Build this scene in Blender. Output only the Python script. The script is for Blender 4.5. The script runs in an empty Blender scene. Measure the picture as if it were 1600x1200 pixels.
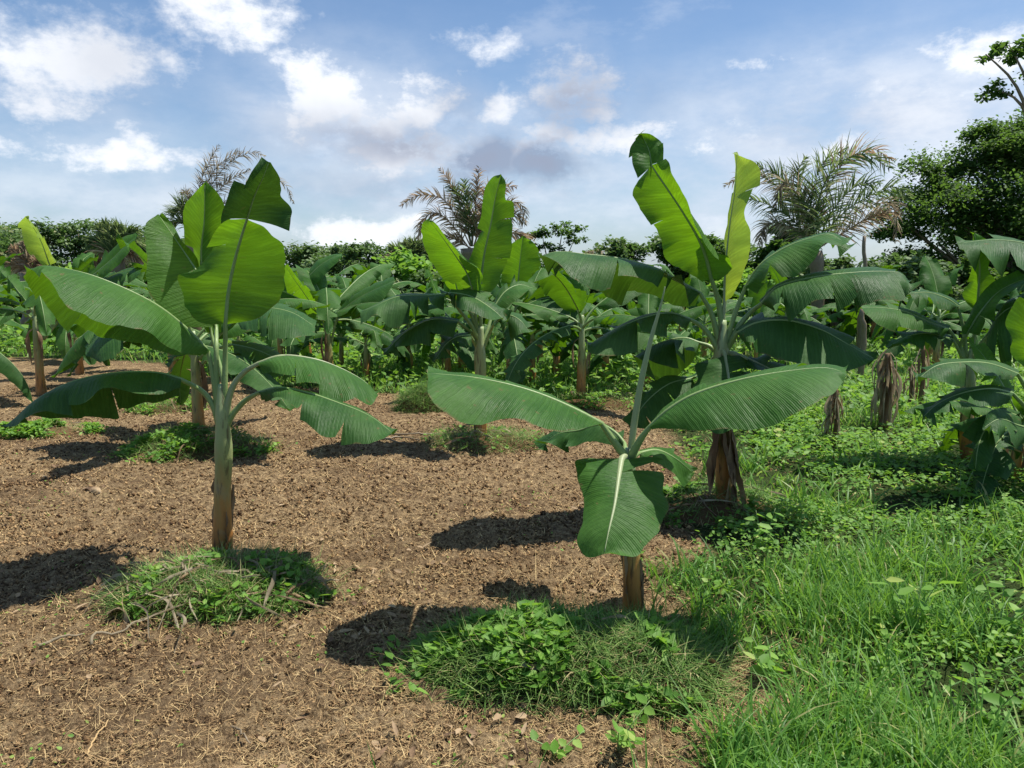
import bpy, math, random
import numpy as np
from mathutils import Vector
R = math.radians
sc = bpy.context.scene
COL = sc.collection
rng = np.random.default_rng(7)
random.seed(7)

# ------------------------------------------------------------------ camera, sky, sun, exposure
CAMH = 1.6; F = 1200.0; TH = math.atan(170.0/1200.0)
cam = bpy.data.cameras.new('camera'); cam.sensor_width = 36; cam.lens = 27.0
cam.clip_start = 0.05; cam.clip_end = 3000
co = bpy.data.objects.new('camera', cam); COL.objects.link(co)
co.location = (0, 0, CAMH); co.rotation_euler = (R(90)-TH, 0, 0); sc.camera = co

SUN_DIR = Vector((0.36, 0.11, 0.93)).normalized()     # towards the sun
sun = bpy.data.lights.new('sun', 'SUN'); sun.energy = 4.4; sun.angle = R(0.5); sun.color = (1.0, 0.95, 0.87)
so = bpy.data.objects.new('sun', sun); COL.objects.link(so)
so.rotation_euler = SUN_DIR.to_track_quat('Z', 'Y').to_euler()

sc.view_settings.view_transform = 'Standard'; sc.view_settings.look = 'None'
sc.view_settings.gamma = 1.0; sc.view_settings.exposure = 0.62
sc.cycles.max_bounces = 6; sc.cycles.transparent_max_bounces = 6
sc.cycles.diffuse_bounces = 3; sc.cycles.transmission_bounces = 4; sc.cycles.glossy_bounces = 2

world = bpy.data.worlds.new('World'); sc.world = world; world.use_nodes = True

class NT:
    """small node-tree helper"""
    def __init__(s, tree): s.t = tree; s.n = tree.nodes; s.l = tree.links
    def node(s, typ, **kw):
        nd = s.n.new(typ)
        for k, v in kw.items():
            if k.startswith('_'): setattr(nd, k[1:], v)
        return nd
    def put(s, sock, v):
        if isinstance(v, bpy.types.NodeSocket): s.l.new(v, sock)
        elif v is not None:
            if isinstance(v, (tuple, list)) and sock.type == 'RGBA' and len(v) == 3: v = (*v, 1)
            sock.default_value = v
    def m(s, op, a, b=None, c=None, clamp=False):
        nd = s.n.new('ShaderNodeMath'); nd.operation = op; nd.use_clamp = clamp
        for i, v in enumerate((a, b, c)):
            if v is not None: s.put(nd.inputs[i], v)
        return nd.outputs[0]
    def vm(s, op, a, b=None):
        nd = s.n.new('ShaderNodeVectorMath'); nd.operation = op
        s.put(nd.inputs[0], a)
        if b is not None: s.put(nd.inputs[1], b)
        return nd.outputs[0] if op not in ('LENGTH', 'DOT_PRODUCT') else nd.outputs[1]
    def noise(s, vec, scale, detail=4, rough=0.55, dist=0.0, dim='3D'):
        nd = s.n.new('ShaderNodeTexNoise'); nd.noise_dimensions = dim
        if vec is not None: s.put(nd.inputs['Vector'], vec)
        nd.inputs['Scale'].default_value = scale; nd.inputs['Detail'].default_value = detail
        nd.inputs['Roughness'].default_value = rough; nd.inputs['Distortion'].default_value = dist
        return nd.outputs[0]
    def ramp(s, fac, stops, interp='LINEAR'):
        nd = s.n.new('ShaderNodeValToRGB'); nd.color_ramp.interpolation = interp
        e = nd.color_ramp.elements
        while len(e) < len(stops): e.new(0.5)
        for el, (p, c) in zip(e, stops):
            el.position = p; el.color = (*c, 1) if len(c) == 3 else c
        s.put(nd.inputs[0], fac); return nd.outputs[0]
    def mix(s, f, a, b, mode='MIX'):
        nd = s.n.new('ShaderNodeMix'); nd.data_type = 'RGBA'; nd.blend_type = mode
        s.put(nd.inputs[0], f); s.put(nd.inputs[6], a); s.put(nd.inputs[7], b); return nd.outputs[2]
    def smooth(s, x, a, b):
        nd = s.n.new('ShaderNodeMapRange'); nd.interpolation_type = 'SMOOTHSTEP'
        s.put(nd.inputs[0], x); nd.inputs[1].default_value = a; nd.inputs[2].default_value = b
        return nd.outputs[0]
    def comb(s, x, y, z):
        nd = s.n.new('ShaderNodeCombineXYZ')
        for i, v in enumerate((x, y, z)): s.put(nd.inputs[i], v)
        return nd.outputs[0]

def build_world():
    w = NT(world.node_tree); w.n.clear()
    out = w.node('ShaderNodeOutputWorld'); bg = w.node('ShaderNodeBackground')
    sky = w.node('ShaderNodeTexSky'); sky.sky_type = 'NISHITA'; sky.sun_disc = False
    sky.sun_elevation = math.asin(SUN_DIR.z); sky.sun_rotation = math.atan2(SUN_DIR.x, SUN_DIR.y)
    sky.air_density = 1.0; sky.dust_density = 1.0; sky.ozone_density = 1.5
    tc = w.node('ShaderNodeTexCoord'); d = tc.outputs['Generated']
    sp = w.node('ShaderNodeSeparateXYZ'); w.l.new(d, sp.inputs[0])
    X, Y, Z = sp.outputs
    az = w.m('ARCTAN2', X, Y); el = w.m('ARCSINE', Z)
    P = w.comb(az, el, 0.0)
    warp = w.noise(d, 5.0, 5, 0.6)
    warp2 = w.noise(w.vm('ADD', d, (3.1, 1.7, 9.2)), 5.0, 5, 0.6)
    azw = w.m('ADD', az, w.m('MULTIPLY', w.m('SUBTRACT', warp, 0.5), 0.16))
    elw = w.m('ADD', el, w.m('MULTIPLY', w.m('SUBTRACT', warp2, 0.5), 0.10))
    base_noise = w.noise(w.comb(w.m('MULTIPLY', az, 1.0), w.m('MULTIPLY', el, 2.2), 0.3), 7.0, 8, 0.62)
    det = w.noise(w.comb(az, w.m('MULTIPLY', el, 1.5), 4.0), 16.0, 7, 0.65)
    def blobs(lst, soft):
        acc = None
        for (px, py, rx, ry, amp) in lst:
            vx = (px-800)/F; vy = (600-py)/F
            v = Vector((vx, math.cos(TH)+vy*math.sin(TH), -math.sin(TH)+vy*math.cos(TH))).normalized()
            a0 = math.atan2(v.x, v.y); e0 = math.asin(v.z)
            dx = w.m('MULTIPLY', w.m('SUBTRACT', azw, a0), F/rx)
            dy = w.m('MULTIPLY', w.m('SUBTRACT', elw, e0), F/ry)
            r = w.m('ADD', w.m('MULTIPLY', dx, dx), w.m('MULTIPLY', dy, dy))
            g = w.m('MULTIPLY', w.m('POWER', 2.718, w.m('MULTIPLY', r, -soft)), amp)
            acc = g if acc is None else w.m('MAXIMUM', acc, g)
        return acc
    cum = blobs([(610,230,190,60,.95),(480,215,90,40,.8),(1420,150,150,30,.72),(1300,250,160,30,.75),(90,95,150,75,1.0),(40,120,110,70,.85),(345,35,125,60,1.05),(520,140,95,72,1.15),(575,175,110,70,1.0),(660,150,95,65,.9),
                 (795,170,75,50,.95),(170,235,210,38,.95),(100,240,120,28,.8),(760,60,80,35,.72),(905,150,110,80,.85),(690,215,120,45,.9),
                 (560,375,160,35,1.1),(640,390,120,30,.9),(1090,210,170,40,.7),(960,225,110,35,.95),
                 (1560,70,170,60,.85),(1210,80,120,22,.62),(860,215,90,50,.9),(250,150,160,30,.5),(1400,60,60,16,.6)], 0.9)
    thin = blobs([(1370,190,300,95,1.0),(1250,300,380,90,1.0),(720,240,300,80,.9),(560,190,170,90,.9),(1060,240,230,60,.6),(300,320,420,80,.75),(700,300,340,110,.85),(1500,110,260,60,.6),(60,230,220,100,.5)], 0.8)
    shade = blobs([(610,215,170,42,.75),(905,165,75,70,.75),(770,240,80,38,1.1),(860,248,75,36,1.1),(720,150,60,45,.5),(150,100,90,60,.35),(560,290,200,40,.4),(420,210,120,30,.35),(1000,150,90,40,.4),(200,160,200,40,.3),(1250,210,150,50,.2)], 0.9)
    cm = w.smooth(w.m('ADD', cum, w.m('MULTIPLY', w.m('SUBTRACT', det, 0.5), 1.5)), 0.34, 1.02)
    tm = w.m('MULTIPLY', thin, w.m('ADD', 0.35, w.m('MULTIPLY', w.smooth(base_noise, 0.25, 0.58), 0.65)))
    tm = w.m('MULTIPLY', tm, 1.0)
    hz = w.m('MULTIPLY', w.m('SUBTRACT', 1.0, w.smooth(el, -0.02, 0.17)), 0.5)
    gen = w.m('MULTIPLY', w.smooth(base_noise, 0.48, 0.75), 0.26)
    # the rest of the sky (out of frame): broken cloud of the same sort
    shm = w.m('MULTIPLY', shade, w.smooth(w.m('ADD', w.m('MULTIPLY', det, .7), w.m('MULTIPLY', base_noise, .3)), 0.30, 0.55))
    mask = w.m('MAXIMUM', w.m('MAXIMUM', cm, tm), w.m('MAXIMUM', w.m('MAXIMUM', hz, w.m('MULTIPLY', shm, .85)), gen), clamp=True)
    K = 10.0
    lit = w.mix(w.m('MAXIMUM', w.smooth(cm, 0.2, 1.0), w.m('MULTIPLY', w.smooth(base_noise, .45, .7), .7)), (0.55*K, 0.615*K, 0.725*K), (0.76*K, 0.79*K, 0.84*K))
    lit = w.mix(w.m('MULTIPLY', w.smooth(det, 0.35, 0.65), w.m('MULTIPLY', cm, 0.35)), lit, (0.90*K, 0.91*K, 0.93*K))
    cc = w.mix(w.m('MULTIPLY', shm, 1.15, clamp=True), lit, (0.27*K, 0.31*K, 0.41*K))
    skyc = w.mix(1.0, sky.outputs[0], (0.76, 0.90, 1.02), 'MULTIPLY')
    col = w.mix(mask, skyc, cc)
    w.l.new(col, bg.inputs[0]); bg.inputs[1].default_value = 0.086
    w.l.new(bg.outputs[0], out.inputs[0])
build_world()

# ------------------------------------------------------------------ geometry helpers
def W(px, py, D):
    """photo ray (px,py) at forward distance D metres -> world point"""
    u = (px-800)/F; v = (600-py)/F
    dy = math.cos(TH)+v*math.sin(TH); dz = -math.sin(TH)+v*math.cos(TH)
    k = D/dy
    return np.array([u*k, D, CAMH+dz*k])
def G(px, py):
    v = (600-py)/F
    dy = math.cos(TH)+v*math.sin(TH); dz = -math.sin(TH)+v*math.cos(TH)
    k = -CAMH/dz
    return np.array([(px-800)/F*k, dy*k, 0.0])

def tag(o, label=None, cat=None, group=None, kind=None):
    if label: o['label'] = label
    if cat: o['category'] = cat
    if group: o['group'] = group
    if kind: o['kind'] = kind
    return o
def thing(name, label, cat, loc=(0,0,0), rz=0, group=None):
    o = bpy.data.objects.new(name, None); COL.objects.link(o)
    o.empty_display_size = 0.1
    o.location = [float(c) for c in loc]; o.rotation_euler = (0, 0, rz)
    return tag(o, label, cat, group)
def mesh(name, V, Fc, mat, parent=None, uv=None, attr=None, smooth=True, origin=None):
    """V (n,3); Fc list of arrays of quads/tris"""
    V = np.asarray(V, dtype=np.float32)
    if origin is not None: V = V-np.asarray(origin, dtype=np.float32)
    me = bpy.data.meshes.new(name)
    if not isinstance(Fc, list): Fc = [Fc]
    Fc = [np.asarray(f, dtype=np.int32) for f in Fc if len(f)]
    idx = np.concatenate([f.ravel() for f in Fc]); tot = np.concatenate([np.full(len(f), f.shape[1], np.int32) for f in Fc])
    st = np.concatenate([[0], np.cumsum(tot)[:-1]]).astype(np.int32)
    me.vertices.add(len(V)); me.vertices.foreach_set('co', V.ravel())
    me.loops.add(len(idx)); me.loops.foreach_set('vertex_index', idx)
    me.polygons.add(len(tot)); me.polygons.foreach_set('loop_start', st); me.polygons.foreach_set('loop_total', tot)
    if smooth: me.polygons.foreach_set('use_smooth', np.ones(len(tot), dtype=bool))
    if uv is not None:
        l = me.uv_layers.new(name='uv'); l.data.foreach_set('uv', np.asarray(uv, np.float32)[idx].ravel())
    if attr is not None:
        for k, a in attr.items():
            at = me.attributes.new(k, 'FLOAT', 'POINT'); at.data.foreach_set('value', np.asarray(a, np.float32))
    me.update(calc_edges=True)
    me.materials.append(mat)
    o = bpy.data.objects.new(name, me); COL.objects.link(o)
    if parent is not None: o.parent = parent
    return o

def spline(pts, n, ts=None):
    """Catmull-Rom resampled by arc length to n points"""
    P = np.asarray(pts, float)
    if len(P) == 2:
        t = np.linspace(0, 1, n) if ts is None else ts
        return P[0]+(P[1]-P[0])*t[:, None]
    Q = np.vstack([2*P[0]-P[1], P, 2*P[-1]-P[-2]])
    out = []
    for i in range(len(P)-1):
        p0, p1, p2, p3 = Q[i:i+4]
        d = [max(1e-6, np.linalg.norm(b-a)**0.5) for a, b in ((p0,p1),(p1,p2),(p2,p3))]
        m1 = (p2-p1)+d[1]*((p1-p0)/d[0]-(p2-p0)/(d[0]+d[1]))
        m2 = (p2-p1)+d[1]*((p3-p2)/d[2]-(p3-p1)/(d[1]+d[2]))
        for t in np.linspace(0, 1, 14, endpoint=False):
            t2, t3 = t*t, t*t*t
            out.append((2*t3-3*t2+1)*p1+(t3-2*t2+t)*m1+(-2*t3+3*t2)*p2+(t3-t2)*m2)
    out.append(P[-1]); out = np.array(out)
    s = np.concatenate([[0], np.cumsum(np.linalg.norm(np.diff(out, axis=0), axis=1))]); s /= max(s[-1], 1e-9)
    t = np.linspace(0, 1, n) if ts is None else ts
    return np.stack([np.interp(t, s, out[:, k]) for k in range(out.shape[1])], 1)

def tube_data(P, rad, nseg=8):
    P = np.asarray(P, float); n = len(P); rad = np.broadcast_to(rad, (n,))
    T = np.gradient(P, axis=0); T /= np.linalg.norm(T, axis=1)[:, None]+1e-9
    ref = np.array([0.31, 0.21, 0.93]) if abs(T[0, 2]) < 0.9 else np.array([1.0, 0.1, 0])
    A = ref-(T @ ref)[:, None]*T; A /= np.linalg.norm(A, axis=1)[:, None]+1e-9
    B = np.cross(T, A)
    th = np.linspace(0, 2*np.pi, nseg, endpoint=False)
    V = P[:, None]+rad[:, None, None]*(np.cos(th)[None, :, None]*A[:, None]+np.sin(th)[None, :, None]*B[:, None])
    V = V.reshape(-1, 3)
    i, j = np.meshgrid(np.arange(n-1), np.arange(nseg), indexing='ij'); j2 = (j+1) % nseg
    Fq = np.stack([i*nseg+j, i*nseg+j2, (i+1)*nseg+j2, (i+1)*nseg+j], -1).reshape(-1, 4)
    c0, c1 = len(V), len(V)+1
    V = np.vstack([V, P[0], P[-1]])
    k = np.arange(nseg); k2 = (k+1) % nseg
    tri = np.vstack([np.stack([np.full(nseg, c0), k2, k], 1), np.stack([np.full(nseg, c1), (n-1)*nseg+k, (n-1)*nseg+k2], 1)])
    return V, Fq, tri
class Acc:
    def __init__(s): s.V = []; s.Q = []; s.T = []; s.n = 0; s.U = []; s.A = []
    def add(s, V, Q=None, T=None, uv=None, a=None):
        V = np.asarray(V)
        if Q is not None and len(Q): s.Q.append(np.asarray(Q)+s.n)
        if T is not None and len(T): s.T.append(np.asarray(T)+s.n)
        s.V.append(V); s.n += len(V)
        s.U.append(uv if uv is not None else np.zeros((len(V), 2)))
        s.A.append(np.broadcast_to(a, (len(V),)) if a is not None else np.zeros(len(V)))
    def tube(s, P, r, nseg=8, a=None): s.add(*tube_data(P, r, nseg), a=a)
    def build(s, name, mat, parent=None, origin=None, smooth=True):
        fc = []
        if s.Q: fc.append(np.vstack(s.Q))
        if s.T: fc.append(np.vstack(s.T))
        return mesh(name, np.vstack(s.V), fc, mat, parent, uv=np.vstack(s.U), attr={'v': np.concatenate(s.A)}, origin=origin, smooth=smooth)

# value noise in numpy
def vnoise(x, y, seed=0):
    xi = np.floor(x).astype(np.int64); yi = np.floor(y).astype(np.int64)
    fx = x-xi; fy = y-yi; fx = fx*fx*(3-2*fx); fy = fy*fy*(3-2*fy)
    def h(a, b):
        n = (a*374761393+b*668265263+seed*1442695041) & 0xffffffff
        n = ((n ^ (n >> 13))*1274126177) & 0xffffffff
        return ((n ^ (n >> 16)) & 0xffff)/65535.0
    return (h(xi, yi)*(1-fx)+h(xi+1, yi)*fx)*(1-fy)+(h(xi, yi+1)*(1-fx)+h(xi+1, yi+1)*fx)*fy
def fbm(x, y, oct=4, seed=0, g=0.5):
    s = 0; a = 1; t = 0
    for o in range(oct):
        s = s+a*vnoise(x*2**o, y*2**o, seed+o*17); t += a; a *= g
    return s/t

# ------------------------------------------------------------------ materials
def new_mat(name):
    m = bpy.data.materials.new(name); m.use_nodes = True
    t = NT(m.node_tree); t.n.clear()
    out = t.node('ShaderNodeOutputMaterial'); return m, t, out
def principled(t, col, rough=0.6, spec=0.4, bump=None, bs=0.3, bd=0.01, **kw):
    p = t.node('ShaderNodeBsdfPrincipled')
    t.put(p.inputs['Base Color'], col); t.put(p.inputs['Roughness'], rough); t.put(p.inputs['Specular IOR Level'], spec)
    if bump is not None:
        b = t.node('ShaderNodeBump'); b.inputs['Strength'].default_value = bs; b.inputs['Distance'].default_value = bd
        t.put(b.inputs['Height'], bump); t.l.new(b.outputs[0], p.inputs['Normal'])
    return p
def banana_leaf_mat(name, refl, refl2, trans, tfac, edge=None, rough=0.50):
    m, t, out = new_mat(name)
    uv = t.node('ShaderNodeUVMap'); uv.uv_map = 'uv'
    sp = t.node('ShaderNodeSeparateXYZ'); t.l.new(uv.outputs[0], sp.inputs[0]); U, S = sp.outputs[0], sp.outputs[1]
    aS = t.m('ABSOLUTE', S)
    geo = t.node('ShaderNodeNewGeometry'); pos = geo.outputs['Position']
    oi = t.node('ShaderNodeObjectInfo')
    veinc = t.m('SUBTRACT', U, t.m('MULTIPLY', aS, 0.05))
    wob = t.m('MULTIPLY', t.noise(pos, 9.0, 2), 0.02)
    veinc = t.m('ADD', veinc, wob)
    w1 = t.m('SINE', t.m('MULTIPLY', veinc, 2*math.pi/0.021))
    w2 = t.m('SINE', t.m('MULTIPLY', veinc, 2*math.pi/0.0072))
    n1 = t.noise(t.comb(t.m('MULTIPLY', veinc, 55.0), t.m('MULTIPLY', S, 1.3), t.m('MULTIPLY', oi.outputs['Random'], 40)), 1.0, 4, 0.7)
    n2 = t.noise(pos, 3.0, 4, 0.6)
    n3 = t.noise(pos, 22.0, 4, 0.65)
    v = t.m('ADD', t.m('MULTIPLY', w1, 0.045), t.m('ADD', t.m('MULTIPLY', w2, 0.035), n1))
    base = t.mix(t.smooth(n2, 0.3, 0.7), refl, refl2)
    base = t.mix(t.m('MULTIPLY', t.smooth(v, 0.42, 0.75), 0.26), base, tuple(min(1, c*1.8+0.012) for c in refl2))
    base = t.mix(t.m('MULTIPLY', t.smooth(n3, 0.50, 0.8), 0.25), base, tuple(c*0.55 for c in refl))
    # dry, slightly brown margin
    marg = t.m('MULTIPLY', t.smooth(aS, 0.955, 1.0), t.smooth(t.noise(pos, 14.0, 3), 0.5, 0.62))
    marg = t.m('MULTIPLY', marg, 0.8)
    spots = t.m('MULTIPLY', t.smooth(t.noise(pos, 24.0, 3, 0.5), 0.67, 0.72), 0.65)
    base = t.mix(t.m('MAXIMUM', marg, spots), base, edge or (0.16, 0.12, 0.05))
    hgt = t.m('ADD', t.m('MULTIPLY', w1, 0.22), t.m('ADD', t.m('MULTIPLY', w2, 0.2), t.m('ADD', t.m('MULTIPLY', n1, 1.9), t.m('MULTIPLY', n3, 1.6))))
    p = principled(t, base, t.m('ADD', rough, t.m('MULTIPLY', t.m('SUBTRACT', n2, 0.5), 0.5)), 0.20, hgt, 0.55, 0.004)
    tr = t.node('ShaderNodeBsdfTranslucent')
    tv = t.mix(t.smooth(v, 0.35, 0.8), tuple(c*0.62 for c in trans), trans)
    tv = t.mix(t.m('MULTIPLY', t.smooth(n2, 0.4, 0.7), 0.45), tv, (trans[0]*0.62, trans[1]*0.78, trans[2]))
    t.put(tr.inputs[0], tv)
    mx = t.node('ShaderNodeMixShader'); mx.inputs[0].default_value = tfac
    t.l.new(p.outputs[0], mx.inputs[1]); t.l.new(tr.outputs[0], mx.inputs[2])
    t.l.new(mx.outputs[0], out.inputs[0]); return m
M = {}
M['leaf']   = banana_leaf_mat('banana_leaf', (0.036,0.112,0.018), (0.068,0.164,0.032), (0.16,0.35,0.008), 0.36)
M['leafd']  = banana_leaf_mat('banana_leaf_old', (0.026,0.086,0.017), (0.054,0.130,0.030), (0.095,0.21,0.010), 0.28)
M['leafy']  = banana_leaf_mat('banana_leaf_young_and_sunlit', (0.055,0.150,0.024), (0.085,0.195,0.034), (0.23,0.46,0.008), 0.48)
M['leafyy'] = banana_leaf_mat('banana_leaf_new', (0.26,0.38,0.05), (0.30,0.43,0.07), (0.48,0.64,0.05), 0.48)

def simple_attr_mat(name, stops, rough=0.7, spec=0.25, trans=None, tfac=0.35, noise_scale=6.0, bump=None):
    m, t, out = new_mat(name)
    at = t.node('ShaderNodeAttribute'); at.attribute_name = 'v'
    geo = t.node('ShaderNodeNewGeometry')
    f = t.m('ADD', at.outputs['Fac'], t.m('MULTIPLY', t.m('SUBTRACT', t.noise(geo.outputs['Position'], noise_scale, 3), 0.5), 0.5), clamp=True)
    col = t.ramp(f, stops)
    hb = t.noise(geo.outputs['Position'], bump, 4) if bump else None
    p = principled(t, col, rough, spec, hb, 0.5, 0.01)
    if trans is not None:
        tr = t.node('ShaderNodeBsdfTranslucent'); t.put(tr.inputs[0], t.mix(0.5, col, trans))
        mx = t.node('ShaderNodeMixShader'); mx.inputs[0].default_value = tfac
        t.l.new(p.outputs[0], mx.inputs[1]); t.l.new(tr.outputs[0], mx.inputs[2]); t.l.new(mx.outputs[0], out.inputs[0])
    else: t.l.new(p.outputs[0], out.inputs[0])
    return m
M['grass'] = simple_attr_mat('grass_blades', [(0,(0.045,0.135,0.020)),(0.45,(0.110,0.270,0.038)),(0.8,(0.22,0.40,0.08)),(1,(0.50,0.46,0.20))], 0.5, 0.4, (0.34,0.60,0.05), 0.42, 1.2)
M['clip']  = simple_attr_mat('cut_grass', [(0,(0.055,0.130,0.026)),(0.5,(0.130,0.245,0.050)),(0.8,(0.23,0.33,0.09)),(1,(0.48,0.40,0.20))], 0.6, 0.3, (0.18,0.35,0.05), 0.3, 5)
M['weed']  = simple_attr_mat('weed_leaves', [(0,(0.060,0.160,0.022)),(0.5,(0.135,0.290,0.040)),(0.85,(0.25,0.43,0.085)),(1,(0.46,0.50,0.14))], 0.55, 0.3, (0.40,0.70,0.05), 0.42, 1.5)
M['tree']  = simple_attr_mat('tree_leaves', [(0,(0.028,0.060,0.016)),(0.5,(0.052,0.105,0.027)),(0.85,(0.095,0.17,0.042)),(1,(0.18,0.23,0.075))], 0.6, 0.15, (0.26,0.48,0.05), 0.38, 0.35)
M['treeb'] = simple_attr_mat('bush_and_hazy_tree_leaves', [(0,(0.055,0.105,0.035)),(0.5,(0.105,0.175,0.060)),(0.85,(0.17,0.25,0.09)),(1,(0.28,0.28,0.13))], 0.55, 0.35, (0.20,0.38,0.05), 0.3, 0.5)  # bush greens; their paleness also stands in for haze on treeline trees
M['straw'] = simple_attr_mat('straw', [(0,(0.17,0.10,0.055)),(0.5,(0.43,0.285,0.135)),(1,(0.70,0.53,0.26))], 0.8, 0.15, None, 0, 3)
M['clod']  = simple_attr_mat('soil_clods', [(0,(0.055,0.032,0.019)),(0.5,(0.175,0.105,0.050)),(1,(0.42,0.28,0.14))], 0.95, 0.08, None, 0, 8, 90)
M['dead']  = simple_attr_mat('dead_leaf', [(0,(0.09,0.055,0.035)),(0.5,(0.24,0.155,0.09)),(1,(0.50,0.37,0.22))], 0.75, 0.2, (0.35,0.22,0.10), 0.2, 12, 60)
M['palmg'] = simple_attr_mat('palm_green', [(0,(0.07,0.115,0.045)),(0.6,(0.15,0.21,0.085)),(1,(0.42,0.44,0.20))], 0.6, 0.15, (0.30,0.44,0.10), 0.42, 0.8)
M['palmb'] = simple_attr_mat('palm_brown', [(0,(0.19,0.125,0.08)),(0.5,(0.46,0.31,0.19)),(1,(0.62,0.49,0.32))], 0.7, 0.1, (0.6,0.42,0.24), 0.42, 0.8)
M['palmw'] = simple_attr_mat('palm_pale', [(0,(0.16,0.12,0.085)),(0.5,(0.30,0.25,0.17)),(1,(0.54,0.46,0.31))], 0.7, 0.1, (0.6,0.46,0.28), 0.38, 0.8)

def rib_mat(name, c1, c2):
    m, t, out = new_mat(name); geo = t.node('ShaderNodeNewGeometry')
    n = t.noise(geo.outputs['Position'], 12, 4)
    p = principled(t, t.mix(n, c1, c2), 0.45, 0.4, t.noise(geo.outputs['Position'], 70, 3), 0.3, 0.004)
    t.l.new(p.outputs[0], out.inputs[0]); return m
M['rib'] = rib_mat('leaf_rib', (0.16,0.25,0.075), (0.27,0.36,0.14))
M['ribp'] = rib_mat('leaf_stalk_pale', (0.24,0.32,0.14), (0.36,0.38,0.22))
M['bark'] = rib_mat('bark', (0.13,0.095,0.055), (0.26,0.20,0.125))
def stem_mat():
    m, t, out = new_mat('banana_stem')
    at = t.node('ShaderNodeAttribute'); at.attribute_name = 'v'      # height fraction along the stem
    geo = t.node('ShaderNodeNewGeometry'); pos = geo.outputs['Position']
    st = t.vm('MULTIPLY', pos, (1.0, 1.0, 0.16))
    n = t.noise(st, 34, 5, 0.65); n2 = t.noise(st, 13, 4, 0.6); n3 = t.noise(pos, 7, 4)
    f = t.m('ADD', at.outputs['Fac'], t.m('MULTIPLY', t.m('SUBTRACT', n2, 0.5), 0.75), clamp=True)
    col = t.ramp(f, [(0,(0.24,0.105,0.030)),(0.26,(0.46,0.20,0.050)),(0.46,(0.33,0.25,0.085)),(0.64,(0.27,0.31,0.115)),(1,(0.36,0.44,0.22))])
    col = t.mix(t.m('MULTIPLY', t.smooth(n, 0.53, 0.66), 0.75), col, (0.055,0.030,0.016))
    col = t.mix(t.m('MULTIPLY', t.smooth(n3, 0.58, 0.75), 0.5), col, (0.36,0.30,0.17))
    p = principled(t, col, 0.42, 0.45, n, 0.6, 0.01); t.l.new(p.outputs[0], out.inputs[0]); return m
M['stem'] = stem_mat()

def ground_mat():
    m, t, out = new_mat('ground_soil')
    geo = t.node('ShaderNodeNewGeometry'); pos = geo.outputs['Position']
    at = t.node('ShaderNodeAttribute'); at.attribute_name = 'green'
    n1 = t.noise(pos, 0.9, 5, 0.6); n2 = t.noise(pos, 13, 6, 0.7); n3 = t.noise(pos, 46, 5, 0.75, 0.8); n4 = t.noise(pos, 120, 3, 0.7, 1.5)
    f = t.m('ADD', t.m('MULTIPLY', n3, 0.42), t.m('ADD', t.m('MULTIPLY', n2, 0.38), t.m('MULTIPLY', n4, 0.20)))
    soil = t.ramp(f, [(0.40,(0.036,0.024,0.013)),(0.46,(0.165,0.108,0.056)),(0.52,(0.40,0.278,0.150)),(0.60,(0.60,0.44,0.24))])
    soil = t.mix(t.m('MULTIPLY', t.smooth(n1, 0.44, 0.60), 0.45), soil, (0.150,0.094,0.055))
    # thin sprouts of green growth showing on the bare soil
    gs = t.m('MULTIPLY', t.smooth(t.noise(pos, 2.3, 4, 0.6), 0.58, 0.72), t.smooth(n3, 0.5, 0.6))
    soil = t.mix(t.m('MULTIPLY', gs, 0.35), soil, (0.16,0.19,0.06))
    green = t.ramp(f, [(0.38,(0.035,0.050,0.018)),(0.55,(0.070,0.105,0.030)),(0.68,(0.15,0.20,0.06))])
    col = t.mix(at.outputs['Fac'], soil, green)
    b = t.m('ADD', t.m('MULTIPLY', n2, 1.3), t.m('ADD', t.m('MULTIPLY', n3, 0.75), t.m('MULTIPLY', n4, 0.25)))
    p = principled(t, col, 0.95, 0.08, b, 1.0, 0.05); t.l.new(p.outputs[0], out.inputs[0]); return m
M['ground'] = ground_mat()

# ------------------------------------------------------------------ ground
SOIL_PX = [(-500,1290),(-500,557),(0,560),(150,562),(280,575),(400,603),(560,612),(700,628),(900,632),(960,616),(1050,636),(1062,760),(1050,840),(1008,890),(1030,960),(1100,1060),(1110,1120),(1130,1320)]
SOIL = np.array([G(x, y)[:2] for x, y in SOIL_PX])
def sd_poly(x, y, poly):
    """signed distance: negative inside"""
    x = np.asarray(x, float); y = np.asarray(y, float)
    d = np.full(x.shape, 1e9); inside = np.zeros(x.shape, bool); n = len(poly)
    for i in range(n):
        ax, ay = poly[i]; bx, by = poly[(i+1) % n]
        ex, ey = bx-ax, by-ay
        t = np.clip(((x-ax)*ex+(y-ay)*ey)/(ex*ex+ey*ey), 0, 1)
        d = np.minimum(d, np.hypot(x-ax-t*ex, y-ay-t*ey))
        c = ((ay > y) != (by > y)) & (x < (bx-ax)*(y-ay)/(by-ay+1e-12)+ax)
        inside ^= c
    return np.where(inside, -d, d)
HOLES = [(1140,1070,.24,.5),(1065,860,.25,.4),(1190,1110,.15,.35),(1560,760,.3,.5),(1250,700,.3,.35),(1590,920,.2,.4)]
def green_mask(x, y):
    s = sd_poly(x, y, SOIL)
    for (px, py, rad, am) in HOLES:
        h_ = G(px, py); s = s-am*np.exp(-((x-h_[0])**2+(y-h_[1])**2)/rad**2)
    s = s+(fbm(x*2.2, y*2.2, 3, 5)-0.5)*0.55
    return np.clip(0.5+s/0.25, 0, 1)
def gz(x, y):
    g = green_mask(x, y)
    return (fbm(x*0.5, y*0.5, 2, 3)-0.5)*0.10*np.clip(np.asarray(y)/12, 0.25, 1.5)
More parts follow.
